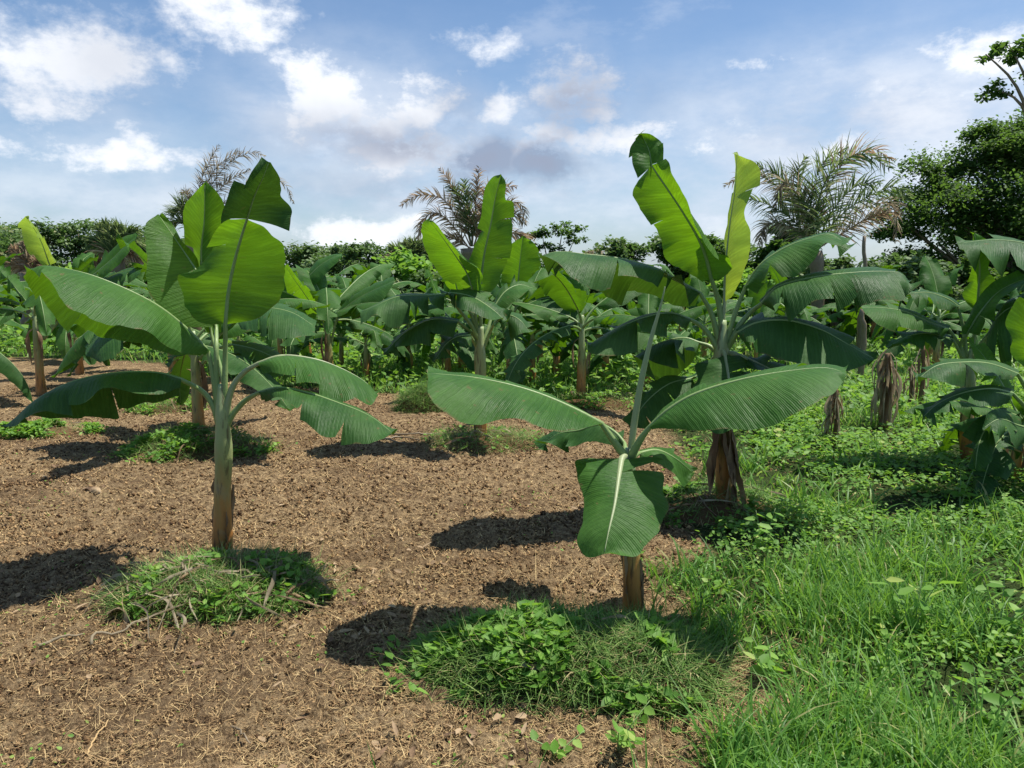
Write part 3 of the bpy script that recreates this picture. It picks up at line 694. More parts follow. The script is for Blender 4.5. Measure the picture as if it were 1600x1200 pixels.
D3 = 5.07
P3 = [
 dict(m='leafy', m2='leaf', r=.016, t=(2,1), pl=.03, bu=.16, nt=50, p='1130,540 1127,500 1122,468', l=[
   ('1112,436,-.05 1098,385,-.1 1070,335,-.16 1040,290,-.18 1018,258,-.16',
    '1104,437,-.0 1062,418,-.02 1038,402,-.04 1030,366,-.06 1007,335,-.08 988,298,-.1 1010,262,-.14',
    '1122,438,-.1 1141,421,-.2 1120,395,-.28 1097,362,-.34 1074,326,-.36 1045,275,-.34 1033,252,-.24'),
   ('1018,258,-.16 1014,235,-.14 1002,210,-.1',
    '999,277,-.22 986,257,-.2 984,234,-.16 1000,207,-.12',
    '1034,252,-.2 1037,236,-.18 1035,222,-.14 1004,208,-.12')]),
 dict(m='leafyy', r=.014, t=(1,1), pl=.015, bu=.2, nt=50, rm='ribp', p='1131,540 1130,510 1130,495', l=[
   ('1132,475,0 1134,420,0 1141,350,0 1149,294,-.02 1152,237,-.04',
    '1130,474,.03 1131,420,.05 1137,350,.06 1146,294,.06 1151,238,.0',
    '1138,465,-.02 1157,430,-.1 1169,395,-.16 1171,360,-.18 1166,336,-.16 1179,300,-.2 1188,260,-.2 1153,239,-.06')]),
 dict(m='leaf', r=.014, t=(3,2), pl=.04, bu=.2, nt=44, p='1133,540 1142,510 1152,480', l=[
   ('1165,448,0 1187,415,-.02 1225,388,-.05 1262,373,-.08 1298,366,-.1 1322,381,-.12',
    '1167,450,-.1 1198,441,-.2 1212,424,-.26 1240,426,-.3 1270,410,-.32 1288,389,-.3 1310,398,-.26 1330,389,-.15',
    '1163,447,.08 1190,424,.2 1228,398,.28 1270,384,.26 1300,378,.2 1322,384,0')]),
 dict(m='leafd', r=.015, t=(4,3), pl=.05, bu=.24, nt=50, p='1135,542 1155,508 1172,488', l=[
   ('1190,474,-.1 1214,449,-.2 1262,435,-.28 1322,427,-.34 1380,424,-.38 1408,427,-.4 1420,441,-.4',
    '1196,478,-.2 1214,480,-.4 1233,491,-.5 1270,474,-.55 1304,478,-.6 1338,482,-.62 1346,467,-.6 1378,466,-.6 1406,476,-.55 1419,450,-.45',
    '1190,470,.0 1222,460,.12 1270,448,.14 1325,440,.1 1380,438,.02 1415,445,-.3')]),
 dict(m='leafd', r=.015, t=(3,2), pl=.03, bu=.16, nt=50, p='1133,548 1142,535,-.03', l=[
   ('1152,520,-.1 1180,505,-.16 1225,500,-.26 1280,514,-.34 1325,538,-.42 1368,562,-.5',
    '1156,527,-.2 1186,548,-.4 1220,560,-.5 1255,570,-.56 1305,576,-.6 1345,577,-.6 1367,564,-.52',
    '1150,514,.0 1180,502,.05 1225,497,.0 1280,511,-.1 1325,534,-.25 1367,560,-.46')]),
 dict(m='leafd', r=.015, t=(4,3), pl=.05, bu=.2, nt=50, p='1124,540 1118,510 1110,485', l=[
   ('1094,458,-.05 1062,439,-.1 1030,421,-.16 970,404,-.24 914,397,-.3 869,393,-.34 843,401,-.36',
    '1090,462,-.15 1045,448,-.32 1022,436,-.38 970,440,-.48 940,448,-.52 924,446,-.55 887,437,-.56 868,421,-.52 845,410,-.42',
    '1090,468,.08 1060,474,.14 1022,464,.16 980,463,.14 944,456,.1 900,436,.04 860,418,-.1 843,404,-.3')]),
 dict(m='leafd', r=.014, t=(3,3), pl=.05, bu=.2, nt=40, p='1122,545 1108,522 1095,508', l=[
   ('1079,499,-.05 1050,489,-.1 1007,496,-.2 962,515,-.3 921,538,-.38',
    '1078,505,-.12 1052,516,-.3 1007,531,-.42 951,550,-.52 921,556,-.5 919,542,-.42',
    '1078,502,.08 1045,500,.2 1000,510,.16 955,530,.0 922,545,-.3')]),
 dict(m='leafd', d=.1, r=.013, t=(3,2), pl=.05, bu=.2, nt=36, p='1122,550,.05 1108,540,.1', l=[
   ('1092,535,0 1070,528,.02 1030,536,.05 990,558,.06',
    '1090,545,-.1 1070,560,-.15 1030,568,-.1 992,562,.02',
    '1094,540,.1 1072,575,.12 1050,598,.15 1002,580,.12')]),
 dict(m='leafd', d=.15, r=.013, t=(3,2), pl=.04, bu=.16, nt=36, p='1124,552,.05 1115,560,.1', l=[
   ('1105,572,0 1088,588,.0 1045,600,-.05 1008,630,-.1 985,668,-.15',
    '1106,580,-.05 1085,605,-.15 1050,640,-.2 1015,668,-.2 986,672,-.16',
    '1102,570,.1 1085,583,.1 1040,590,.05 1002,620,-.02 984,664,-.12')]),
 dict(m='leafd', r=.014, t=(2,2), pl=.04, bu=.2, nt=36, rm='ribp', p='1128,550 1130,548,-.06', l=[
   ('1133,555,-.1 1137,580,-.2 1141,605,-.3 1148,640,-.42 1152,670,-.5',
    '1126,556,-.1 1100,562,-.08 1086,569,-.08 1090,594,-.15 1080,616,-.25 1090,650,-.35 1120,680,-.45 1150,672,-.5',
    '1140,556,-.1 1162,556,-.06 1180,572,-.06 1182,588,-.15 1200,610,-.22 1205,640,-.32 1180,672,-.45 1154,673,-.5')]),
 dict(m='leafd', d=.0, r=.012, t=(2,2), pl=.04, bu=.2, nt=30, rm='ribp', p='1134,550 1148,552,-.05', l=[
   ('1168,560,-.1 1196,573,-.15 1225,588,-.2 1255,612,-.25',
    '1168,566,-.15 1185,590,-.25 1215,612,-.3 1252,618,-.28',
    '1172,557,0 1210,560,.02 1238,575,-.05 1256,610,-.22')]),
]
t3, b3 = traced_plant('tall banana plant right of centre with a curled tip and glowing yellow leaf', (1130,800), D3,
  [(1132,812,0,16),(1131,760,0,14.5),(1129,700,0,13),(1127,620,0,13),(1127,560,0,16),(1128,530,0,14),(1130,500,0,6)], P3)
for k, s in enumerate(['1134,640,-.06 1140,680,-.08 1146,730,-.10 1152,790,-.12', '1138,660,-.05 1148,700,-.08 1156,750,-.10 1166,802,-.14', '1130,650,-.1 1136,700,-.13 1140,750,-.14 1136,795,-.14',
                       '1142,690,-.06 1150,730,-.10 1148,770,-.13 1156,800,-.15', '1122,650,-.04 1118,690,-.06 1114,720,-.07 1108,760,-.08', '1140,640,-.02 1144,670,-.04 1150,700,-.05 1152,740,-.06', '1126,655,-.1 1120,700,-.12 1116,740,-.1 1108,775,-.12']):
    o = dead_strip(t3, b3, px3(s, D3), [.11,.08,.07,.10,.07,.09,.05][k], 3+k, curl=.45)
    if k == 0: o['label'] = 'dry brown leaf hanging against the stem'

D4 = 7.3
P4 = [
 dict(m='leafy', r=.016, t=(2,2), pl=.02, bu=.12, nt=46, p='752,530 751,500 748,480', l=[
   ('749,465,0 756,401,-.08 767,349,-.16 774,309,-.22 783,273,-.3',
    '742,466,.0 727,452,.03 737,402,.02 741,380,0 755,343,-.06 757,297,-.12 767,277,-.2 782,272,-.3',
    '757,466,.0 781,437,.04 799,388,.0 800,335,-.06 800,314,-.1 790,312,-.14 791,284,-.22 784,273,-.3')]),
 dict(m='leafy', r=.014, t=(1,1), pl=.03, bu=.16, nt=40, p='748,530 744,500 741,480', l=[
   ('741,462,-.05 730,427,-.1 715,404,-.16 684,361,-.24 671,345,-.28',
    '736,464,0 709,441,.02 689,427,.0 667,397,-.06 656,366,-.14 657,352,-.2 671,345,-.28',
    '746,462,-.15 755,448,-.25 757,428,-.3 732,407,-.36 707,384,-.38 681,355,-.34 672,345,-.28')]),
 dict(m='leafd', r=.015, t=(4,3), pl=.06, bu=.22, nt=46, p='750,540 740,500 728,475', l=[
   ('712,458,-.1 675,461,-.2 623,463,-.3 590,476,-.36 563,488,-.4',
    '712,468,-.25 676,486,-.4 640,494,-.5 606,508,-.55 590,494,-.55 565,511,-.5',
    '710,462,.05 672,470,.15 623,475,.12 590,488,.0 563,492,-.3')]),
 dict(m='leafd', r=.015, t=(2,2), pl=.05, bu=.22, nt=40, p='752,540 735,505,-.05 715,480,-.1', l=[
   ('703,457,-.2 735,463,-.3 765,480,-.4 792,503,-.5',
    '705,464,-.3 721,478,-.5 755,500,-.6 768,508,-.62 792,505,-.52',
    '706,452,-.1 740,455,-.1 772,468,-.2 795,498,-.45')]),
 dict(m='leafd', r=.014, t=(3,3), pl=.05, bu=.2, nt=40, p='748,548 738,522', l=[
   ('716,502,-.1 675,499,-.2 634,519,-.3 600,552,-.4',
    '712,512,-.25 690,524,-.35 660,531,-.42 632,546,-.46 601,557,-.42',
    '715,498,.05 675,503,.1 636,524,0 600,550,-.3')]),
 dict(m='leafd', r=.014, t=(3,3), pl=.05, bu=.2, nt=40, p='748,552 744,540', l=[
   ('735,524,-.1 715,526,-.15 698,537,-.2 677,566,-.3',
    '738,534,-.2 720,546,-.3 700,556,-.34 679,568,-.3',
    '738,520,.1 716,524,.1 698,532,.0 676,562,-.2')]),
 dict(m='leafd', r=.014, t=(3,2), pl=.05, bu=.2, nt=40, p='754,545 765,520', l=[
   ('772,505,-.1 790,492,-.2 812,500,-.3 830,522,-.35',
    '774,515,-.25 790,528,-.35 812,524,-.42 829,526,-.38',
    '775,500,.05 795,490,.1 818,498,.0 832,520,-.3')]),
 dict(m='leaf', d=.3, r=.014, t=(2,2), pl=.04, bu=.2, nt=36, p='753,540,.1 765,505,.2', l=[
   ('772,480,0 790,455,.1 812,445,.2 838,452,.25',
    '774,486,-.1 795,476,-.1 815,466,-.05 838,456,.15',
    '770,475,.1 790,446,.25 815,438,.35 840,450,.3')]),
]
t4, b4 = traced_plant('middle banana plant whose tall upright leaf is notched on its right side', (752,690), D4,
  [(752,695,0,10.5),(751,640,0,9.5),(751,580,0,8.5),(750,540,0,10),(751,510,0,5)], P4)

# the two plants on the right edge
D15 = 6.6
P15 = [
 dict(m='leafy', r=.014, t=(1,1), pl=.03, nt=36, p='1518,545 1524,515', l=[
   ('1527,484,0 1529,450,-.06 1531,417,-.12 1528,390,-.2 1522,364,-.24',
    '1520,482,.0 1502,462,.03 1511,446,.0 1520,420,-.06 1516,395,-.14 1520,364,-.24',
    '1534,482,.0 1552,468,.05 1561,446,.0 1546,420,-.08 1552,390,-.15 1536,370,-.22 1524,363,-.24')]),
 dict(m='leafd', r=.015, t=(3,3), pl=.06, bu=.2, nt=40, p='1530,545 1570,500,-.1 1640,470,-.2', l=[
   ('1680,440,-.3 1640,396,-.3 1600,380,-.3 1562,375,-.3 1530,376,-.32 1496,381,-.34',
    '1676,470,-.4 1640,446,-.5 1600,434,-.52 1567,428,-.52 1545,418,-.52 1520,406,-.5 1500,399,-.42',
    '1680,430,-.1 1640,400,.0 1600,386,.02 1562,380,.0 1530,380,-.1 1496,383,-.3')]),
 dict(m='leaf', r=.015, t=(2,2), pl=.03, bu=.14, nt=40, p='1505,560 1500,540', l=[
   ('1512,520,-.1 1532,488,-.16 1562,455,-.2 1602,435,-.26 1655,418,-.3',
    '1506,524,-.1 1506,512,-.1 1522,476,-.06 1556,444,-.1 1600,428,-.16 1655,414,-.3',
    '1522,522,-.2 1546,500,-.3 1556,474,-.36 1600,450,-.4 1656,424,-.35')]),
 dict(m='leafd', r=.013, t=(2,2), pl=.04, bu=.2, nt=36, p='1510,560 1505,510', l=[
   ('1496,478,0 1482,468,-.05 1450,457,-.1 1412,459,-.16',
    '1494,483,-.1 1478,486,-.2 1450,482,-.25 1415,467,-.2',
    '1500,476,.1 1482,466,.15 1450,456,.1 1414,456,-.1')]),
 dict(m='leaf', r=.014, t=(1,2), pl=.03, bu=.2, nt=40, p='1512,570 1500,540', l=[
   ('1483,514,-.05 1449,502,-.12 1415,487,-.2 1380,481,-.26 1339,480,-.3',
    '1480,518,-.15 1462,517,-.28 1410,516,-.4 1380,508,-.44 1352,496,-.4 1340,484,-.34',
    '1484,510,.05 1449,498,.1 1415,484,.05 1380,479,-.05 1340,478,-.25')]),
 dict(m='leafd', r=.013, t=(2,2), pl=.03, bu=.2, nt=36, p='1512,575 1502,555', l=[
   ('1489,530,-.05 1449,521,-.12 1421,525,-.2 1384,543,-.26',
    '1488,540,-.15 1440,543,-.3 1422,541,-.34 1394,549,-.32',
    '1490,526,.08 1450,518,.1 1420,522,0 1386,540,-.2')]),
 dict(m='leafd', r=.013, t=(2,3), pl=.04, bu=.2, nt=36, p='1520,575 1530,540,-.1', l=[
   ('1545,520,-.15 1560,495,-.2 1580,480,-.24 1610,478,-.3',
    '1540,528,-.2 1545,560,-.3 1575,570,-.4 1612,540,-.4',
    '1548,512,-.1 1560,485,-.1 1585,465,-.12 1612,466,-.2')]),
]
t15, b15 = traced_plant('large banana plant at right, its leaves crossing one upright leaf before dark trees', (1512,725), D15,
  [(1512,730,0,12),(1511,680,0,11),(1512,620,0,10.5),(1515,575,0,12),(1520,545,0,6)], P15)
D16 = 5.5
P16 = [
 dict(m='leafd', r=.014, t=(2,2), pl=.04, bu=.2, nt=40, p='1625,660 1605,610', l=[
   ('1590,584,-.05 1545,568,-.12 1504,566,-.18 1462,572,-.24 1432,594,-.3',
    '1585,590,-.15 1545,592,-.28 1510,598,-.34 1476,601,-.38 1436,603,-.36',
    '1592,580,.1 1545,566,.14 1504,565,.1 1462,570,0 1432,590,-.25')]),
 dict(m='leafd', r=.014, t=(2,3), pl=.04, bu=.2, nt=40, p='1625,680 1605,640', l=[
   ('1582,614,-.1 1550,607,-.16 1504,614,-.24 1464,632,-.32 1442,652,-.38',
    '1580,624,-.2 1545,637,-.34 1492,640,-.42 1470,653,-.44 1444,661,-.42',
    '1584,608,.05 1550,605,.1 1504,612,.05 1466,628,-.1 1442,648,-.34')]),
 dict(m='leafy', r=.014, t=(1,1), pl=.03, bu=.14, nt=40, p='1628,660 1625,610,-.05', l=[
   ('1622,580,-.1 1618,545,-.2 1620,500,-.25 1640,455,-.3',
    '1615,582,-.1 1600,568,-.12 1577,550,-.16 1580,528,-.2 1570,503,-.24 1596,466,-.28 1638,450,-.3',
    '1630,582,-.1 1650,560,-.1 1660,510,-.2 1645,455,-.3')]),
 dict(m='leafd', r=.013, t=(2,2), pl=.05, bu=.2, nt=36, p='1625,690 1605,665', l=[
   ('1592,650,-.1 1565,645,-.2 1540,670,-.3 1528,700,-.4 1524,735,-.45',
    '1596,662,-.2 1575,680,-.3 1556,700,-.4 1545,722,-.45 1526,737,-.45',
    '1590,640,0 1558,636,-.1 1530,660,-.2 1516,700,-.32 1522,733,-.42')]),
 dict(m='leafd', r=.013, t=(2,2), pl=.05, bu=.2, nt=36, p='1627,700 1615,690', l=[
   ('1604,668,-.2 1590,664,-.3 1560,655,-.4 1535,670,-.45 ',
    '1608,690,-.3 1590,700,-.4 1565,690,-.5 1537,676,-.47',
    '1606,655,-.1 1588,645,-.2 1560,640,-.3 1535,662,-.42')]),
]
t16, b16 = traced_plant('banana plant cut off by the right edge, its lower leaves dark and drooping', (1630,790), D16,
  [(1632,800,0,15),(1630,760,0,14),(1627,700,0,14),(1625,660,0,14),(1625,630,0,6)], P16)

# middle-distance plants, grown
def GP(px, py): g = G(px, py); return (float(g[0]), float(g[1]), 0.0)
mid = [
 # px, base py, crown height, seed, leaves, scale, label
 (312, 692, .96, 5, 8, 1.0, 'banana plant standing in its weedy mound directly behind the tall left plant'),
 (272, 612, .98, 19, 7, 1.0, 'banana plant with a thin stem left of the plant in the weedy mound'),
 (125, 586, .95, 23, 7, 1.0, 'banana plant on bare soil at far left with a straight brown stem'),
 (515, 606, 1.0, 41, 8, 1.05, 'banana plant with bright raised leaves right of the tall left plant'),
 (573, 596, .62, 57, 6, .72, 'small banana plant with a thin brown stem standing in the grass'),
 (797, 612, .98, 61, 8, 1.05, 'banana plant just right of the middle plant, its stem pale in the grass'),
 (832, 602, .85, 67, 6, .85, 'slim banana plant between two thicker stems in the grass strip'),
 (908, 628, .98, 71, 8, 1.05, 'banana plant with a straight orange-brown stem in front of the grass strip'),
 (946, 594, .85, 79, 7, .95, 'banana plant behind the orange-brown stem, half hidden by big leaves'),
 (65, 617, 1.05, 83, 5, 1.0, 'banana plant at the left edge with a yellow-green leaf raised to the upper left'),
 (-120, 640, 1.0, 89, 7, 1.0, 'banana plant mostly cut off by the left edge behind the long drooping leaf'),
 (1010, 610, .8, 97, 7, .9, 'banana plant behind the lower left leaves of the tall right plant'),
 (1225, 560, .95, 101, 7, 1.0, 'banana plant in the grass behind the tall right plant'),
 (1345, 545, .8, 103, 7, .9, 'banana plant beyond the dried stalk bundles on the right'),
 (1460, 590, .95, 107, 7, 1.0, 'banana plant between the dried stalks and the large right plant'),
 (1585, 748, .45, 131, 8, .75, 'short dark sucker plant crowded at the foot of the right edge plants'),
 (640, 585, .85, 139, 7, .9, 'banana plant left of the small rounded grass heap in the rear row'),
 (700, 592, .8, 141, 7, .9, 'banana plant just left of the middle plant in the rear row'),
 (870, 590, .8, 149, 7, .9, 'banana plant behind the slim one in the grass strip'),
 (440, 590, .85, 109, 7, .95, 'banana plant partly hidden behind the right side of the tall left plant'),
]
MIDOBJ = {}
for px, py, h, sd, nl, s, lab in mid:
    MIDOBJ[px] = grown_plant(lab, GP(px, py), h, sd, nl, s)
# a few leaves of those plants that stand out, traced
def add_traced(px, D, L, seed):
    root = MIDOBJ[px]; b = np.array(root.location)
    lofts = [(px3(m, D), px3(a, D), px3(c, D)) for m, a, c in L['l']]
    pet = np.vstack([px3(L['p'], D), lofts[0][0][0]])
    make_leaf(root, b, lofts, pet, L.get('m', 'leafy'), .014, L.get('t', (2, 2)), .04, .18, seed)
dp = G(797, 612)[1]
add_traced(797, dp, dict(m='leafy', p='798,520 803,495', l=[('807,468,0 812,412,-.1 817,369,-.2','800,468,0 784,442,.05 786,412,0 791,390,-.1 816,369,-.2','814,468,0 840,448,.05 845,424,0 838,384,-.1 818,369,-.2')]), 1)
add_traced(797, dp, dict(m='leafd', t=(4,2), p='798,520 808,500,-.2', l=[('815,480,-.5 850,466,-.5 900,469,-.5 922,480,-.5','815,488,-.7 850,491,-.8 900,496,-.8 920,486,-.6','815,478,-.3 850,464,-.2 900,467,-.2 922,478,-.4')]), 2)
dp = G(65, 617)[1]
add_traced(65, dp, dict(m='leafyy', p='67,530 72,470', l=[('78,414,0 62,372,-.1 40,338,-.2','69,416,0 45,395,0 30,354,-.05 39,338,-.2','90,408,-.2 72,384,-.3 50,350,-.3 41,338,-.2')]), 3)
add_traced(65, dp, dict(m='leafy', p='68,530 100,480', l=[('137,437,0 175,405,-.1 200,380,-.16 216,368,-.2','139,442,-.1 170,425,-.3 202,396,-.36 216,370,-.3','135,432,.1 165,398,.1 195,372,0 215,367,-.1')]), 4)
add_traced(65, dp, dict(m='leafd', p='68,530 110,480', l=[('150,442,0 190,425,-.1 222,420,-.2','152,450,-.2 190,446,-.4 222,432,-.4','150,438,.1 190,423,.1 222,418,0')]), 5)
dp = G(515, 606)[1]
add_traced(515, dp, dict(m='leafy', p='512,540 508,515', l=[('502,498,0 480,465,-.2 455,430,-.3 445,415,-.3','508,508,.1 480,500,.1 455,470,.05 440,425,-.1','516,495,-.3 500,478,-.45 478,447,-.5 448,414,-.4')]), 6)
add_traced(515, dp, dict(m='leaf', t=(2,2), p='516,540 522,515', l=[('528,490,0 560,466,-.2 595,448,-.35 618,438,-.4','532,494,-.2 570,484,-.5 600,466,-.6 620,440,-.5','526,486,.1 555,458,.1 590,442,0 616,436,-.2')]), 7)
add_traced(515, dp, dict(m='leaf', t=(1,1), p='515,540 505,480,.2', l=[('475,440,.3 500,415,.3 525,400,.3 535,399,.3','480,450,.2 505,434,.1 528,412,.1 536,401,.2','472,436,.4 495,408,.5 520,398,.5 534,398,.4')]), 8)
dp = G(312, 692)[1]
add_traced(312, dp, dict(m='leafd', t=(2,2), p='312,560 345,520', l=[('372,498,-.1 410,482,-.2 455,488,-.3 492,510,-.35','374,510,-.4 410,524,-.6 450,528,-.7 490,530,-.6','372,494,.1 410,480,.15 455,484,.1 492,506,-.1')]), 9)
add_traced(312, dp, dict(m='leaf', t=(2,2), p='313,570 340,545', l=[('362,538,-.1 395,545,-.2 430,560,-.3 462,585,-.4','366,548,-.3 390,575,-.5 425,590,-.6 460,590,-.5','364,532,.1 400,538,.15 435,552,.1 464,583,-.2')]), 10)
add_traced(312, dp, dict(m='leafd', t=(2,2), p='310,570 270,520', l=[('240,500,-.1 200,498,-.2 165,515,-.3 135,545,-.35','240,515,-.4 205,530,-.6 170,560,-.7 140,560,-.5','240,496,.1 200,494,.15 165,508,.1 135,540,-.1')]), 11)

# far rows: a few kinds, then copies with their parts
def copy_tree(o, parent=None):
    c = o.copy(); COL.objects.link(c); c.parent = parent
    for ch in list(o.children): copy_tree(ch, c)
    return c
FARG = 'banana plants in the far rows before the treeline'
FARL = 'distant banana plant in the crowded rows below the treeline'
protos = [grown_plant(FARL, (0, 0, 0), .8+.12*k, 200+k*7, 7+k % 3, .95+.08*k, FARG, hi=False) for k in range(5)]
r = random.Random(4); placed = 0; used = []
rows = [12.8, 14.6, 16.6, 19, 21.5, 24.5, 28]
for ri, yy in enumerate(rows):
    stepx = 2.15+ri*0.12
    x = -0.72*yy+r.uniform(0, 1)
    while x < 0.78*yy:
        X = x+r.uniform(-.5, .5); Y = yy+r.uniform(-.7, .7); x += stepx
        if yy < 14 and abs(X) > 0.5*yy: continue
        k = r.randrange(5)
        if k not in used: o = protos[k]; used.append(k)
        else: o = copy_tree(protos[k])
        s = r.uniform(.72, 1.02)
        o.location = (X, Y, 0); o.rotation_euler = (0, 0, r.uniform(0, 6.28)); o.scale = (s, s, s); placed += 1
print('far plants', placed)

#@@VEG
# ------------------------------------------------------------------ mulch mounds
def mound(label, pxc, pyc, rx, ry, h, nclip, nweed, ndead, seed, weedside=0.0, name='mulch_pile', strawv=0.25):
    g = rng; c = G(pxc, pyc); c[2] = 0
    root = thing(name, label, 'mulch pile', c)
    def pts(n, k=1.0):
        a = U(0, 2*np.pi, n); q = np.sqrt(U(0, 1, n))*k*np.where(U(0, 1, n) < .10, U(1, 1.35, n), 1)
        x = c[0]+np.cos(a)*q*rx; y = c[1]+np.sin(a)*q*ry
        lump = fbm((x-c[0])*6+seed, (y-c[1])*6, 3, seed)
        edge = .72+.56*fbm(np.cos(a)*1.6+seed, np.sin(a)*1.6+3, 3, seed+1); x = c[0]+(x-c[0])*edge; y = c[1]+(y-c[1])*edge
        z = h*np.clip(1-q**2, 0, 1)**0.8*(0.35+1.2*lump)
        return np.stack([x, y, z], 1), a, q
    # earth and litter core
    nn = 34; a = np.linspace(0, 2*np.pi, nn, endpoint=False); V = [[c[0], c[1], h*0.7]]
    Q = []; T = []
    for k, q in enumerate(np.linspace(.12, 1.0, 9)):
        jit = 1+0.25*(fbm(np.cos(a)*2+seed, np.sin(a)*2, 3, seed)-0.5)
        x = c[0]+np.cos(a)*q*rx*.92*jit; y = c[1]+np.sin(a)*q*ry*.92*jit
        z = h*0.72*np.clip(1-q**2, 0, 1)*(0.5+fbm((x-c[0])*6+seed, (y-c[1])*6, 3, seed))-0.02*q
        V += list(np.stack([x, y, z], 1))
    V = np.array(V); i = np.arange(nn); i2 = (i+1) % nn
    T = np.stack([np.zeros(nn, int), 1+i, 1+i2], 1); Q = np.vstack([np.stack([1+k*nn+i, 1+(k+1)*nn+i, 1+(k+1)*nn+i2, 1+k*nn+i2], 1) for k in range(8)])
    mesh('litter_core', V, [Q, T], M['clod'], root, attr={'v': np.full(len(V), .25)}, origin=c)
    if nclip:
        P, a_, q = pts(nclip, 1.04); n = nclip
        az = np.where(U(0, 1, n) < .15, a_+U(-1.2, 1.2, n), U(0, 6.28, n)); P[:, 2] += U(0, .035, n)
        v = np.clip(U(0, .85, n)+(U(0, 1, n) < strawv)*U(.35, .6, n), 0, 1)
        Vb, Qb, vb = blades(P, U(.04, .17, n), U(.002, .0065, n), az, U(.7, 1.75, n), U(-.6, 1.2, n), v, 4)
        mesh('cut_grass', Vb, Qb, M['clip'], root, attr={'v': vb}, origin=c)
    if nweed:
        P, a_, q = pts(nweed*3, 1.05)
        keep = fbm((P[:, 0])*5, (P[:, 1])*5, 2, seed+3)+weedside*(P[:, 0]-c[0])/rx*.3 > .5
        P = P[keep][:nweed]; n = len(P); P[:, 2] += U(.0, .07, n)
        Vb, Qb, vb = leaflets(P, U(.025, .065, n), U(.015, .042, n), U(0, 6.28, n), U(-.5, .7, n), U(.1, .9, n))
        mesh('weed_leaves', Vb, Qb, M['weed'], root, attr={'v': vb}, origin=c)
    for k in range(ndead):
        P, a_, q = pts(1, .95); p = P[0]; az = random.uniform(0, 6.28); L = random.uniform(.12, .34)
        d = np.array([math.cos(az), math.sin(az), 0]); e = p+d*L
        qe = min(1, math.hypot((e[0]-c[0])/rx, (e[1]-c[1])/ry)); e[2] = h*max(0, 1-qe**2)*.9+.02
        m_ = (p+e)/2; m_[2] += random.uniform(.01, .05); p[2] += .06; m_[2] += .03
        sd_ = np.array([-d[1], d[0], 0])*random.uniform(-.06, .06)
        dead_strip(root, c, [p, m_+sd_, e], random.uniform(.006, .022), seed*10+k, name='dead_leaf_strip', mat=random.choice(['dead','palmw','palmw']), curl=.5)
    return root, c
mound('ring of cut weeds and pale dry leaf strips heaped round the left plant', 336, 926, .53, .33, .11, 6500, 1100, 100, 3, .9, strawv=.42)
mound('big dark heap of cut grass at the foot of the centre plant', 890, 1046, .62, .31, .15, 10500, 4200, 8, 5, -.9, strawv=.2)
mound('weedy straw mound round the plant behind the left plant', 312, 706, .62, .42, .16, 3200, 1800, 16, 7, .3)
mound('low litter pile with dry strips below the middle plant', 762, 692, .55, .4, .10, 2400, 200, 24, 9)
mound('small rounded dark grass heap on the soil edge', 662, 640, .34, .3, .30, 4500, 60, 0, 11, strawv=.08)
mound('low green weed patch under the tip of the lower left leaf', 70, 676, .50, .28, .07, 300, 1500, 3, 13)
mound('weed patch round the thin stem at left rear', 262, 640, .45, .35, .10, 1400, 700, 4, 15)
mound('dark cut grass heap under the far left plant', 225, 606, .55, .4, .12, 2200, 300, 2, 17)
mound('litter heap beside the orange-brown stem', 940, 632, .8, .5, .12, 2200, 900, 10, 19)
mound('dark weedy heap at the foot of the tall right plant', 1120, 800, .50, .36, .14, 1500, 2300, 10, 21)

# ------------------------------------------------------------------ grass and weeds growing on the right and behind
def scatter(n, x0, x1, y0, y1, dens):
    """points in the view wedge; y log-distributed"""
    y = np.exp(U(np.log(y0), np.log(y1), n)); x = y*U(x0, x1, n)
    k = U(0, 1, n) < dens(x, y)
    return x[k], y[k]
def grass():
    V_, Q_, A_ = [], [], []; off = 0
    def push(V, Q, a):
        nonlocal off
        V_.append(V); Q_.append(Q+off); A_.append(a); off += len(V)
    # near and mid
    def dens(x, y):
        g = green_mask(x, y); c = fbm(x*1.1, y*1.1, 3, 31)
        # tall grass band in front, leafy ground cover around y=4.5-7 m
        band = np.clip(1.35-np.abs(y-3.2)/2.0, .18, 1)*np.clip((x/y-.10)*7, .12, 1)
        band = np.where(y > 7.5, .8, band)
        return g*np.clip((c-.38)*3.6, .03, 1)*band
    # clumps
    x, y = scatter(19500, -.2, 1.1, 1.8, 9, dens)
    nb = rng.integers(3, 10, len(x)); X = np.repeat(x, nb); Y = np.repeat(y, nb); n = len(X)
    sp = .022+.006*Y; X = X+rng.normal(0, 1, n)*sp; Y2 = Y+rng.normal(0, 1, n)*sp
    hgt = np.repeat(U(.10, .27, len(x))*(1.15-.35*(fbm(x*2, y*2, 2, 8) < .5)), nb)*U(.5, 1.25, n)
    P = np.stack([X, Y2, gz(X, Y2)-.01], 1)
    v = np.clip(np.repeat(U(.1, .7, len(x)), nb)+U(-.2, .2, n)+(U(0, 1, n) < .06)*.5, 0, 1)
    push(*blades(P, hgt, U(.006, .0165, n)*np.clip(Y/4, .8, 1.6), U(0, 6.28, n), U(.0, .5, n), U(.2, 1.7, n), v, 4))
    # far
    x, y = scatter(70000, -.75, .8, 8.0, 36, lambda x, y: green_mask(x, y)*np.clip((fbm(x*.6, y*.6, 3, 41)-.2)*2.5, .1, 1))
    n = len(x); P = np.stack([x, y, gz(x, y)-.01], 1)
    push(*blades(P, U(.10, .34, n), .004*y*U(.5, 1.3, n)*.55, U(0, 6.28, n), U(0, .6, n), U(.2, 1.4, n), np.clip(U(.2, .95, n), 0, 1), 2))
    o = mesh('grass', np.vstack(V_), np.vstack(Q_), M['grass'], attr={'v': np.concatenate(A_)})
    tag(o, 'bright green grass growing on the right and behind the soil', 'grass', kind='stuff')
grass()
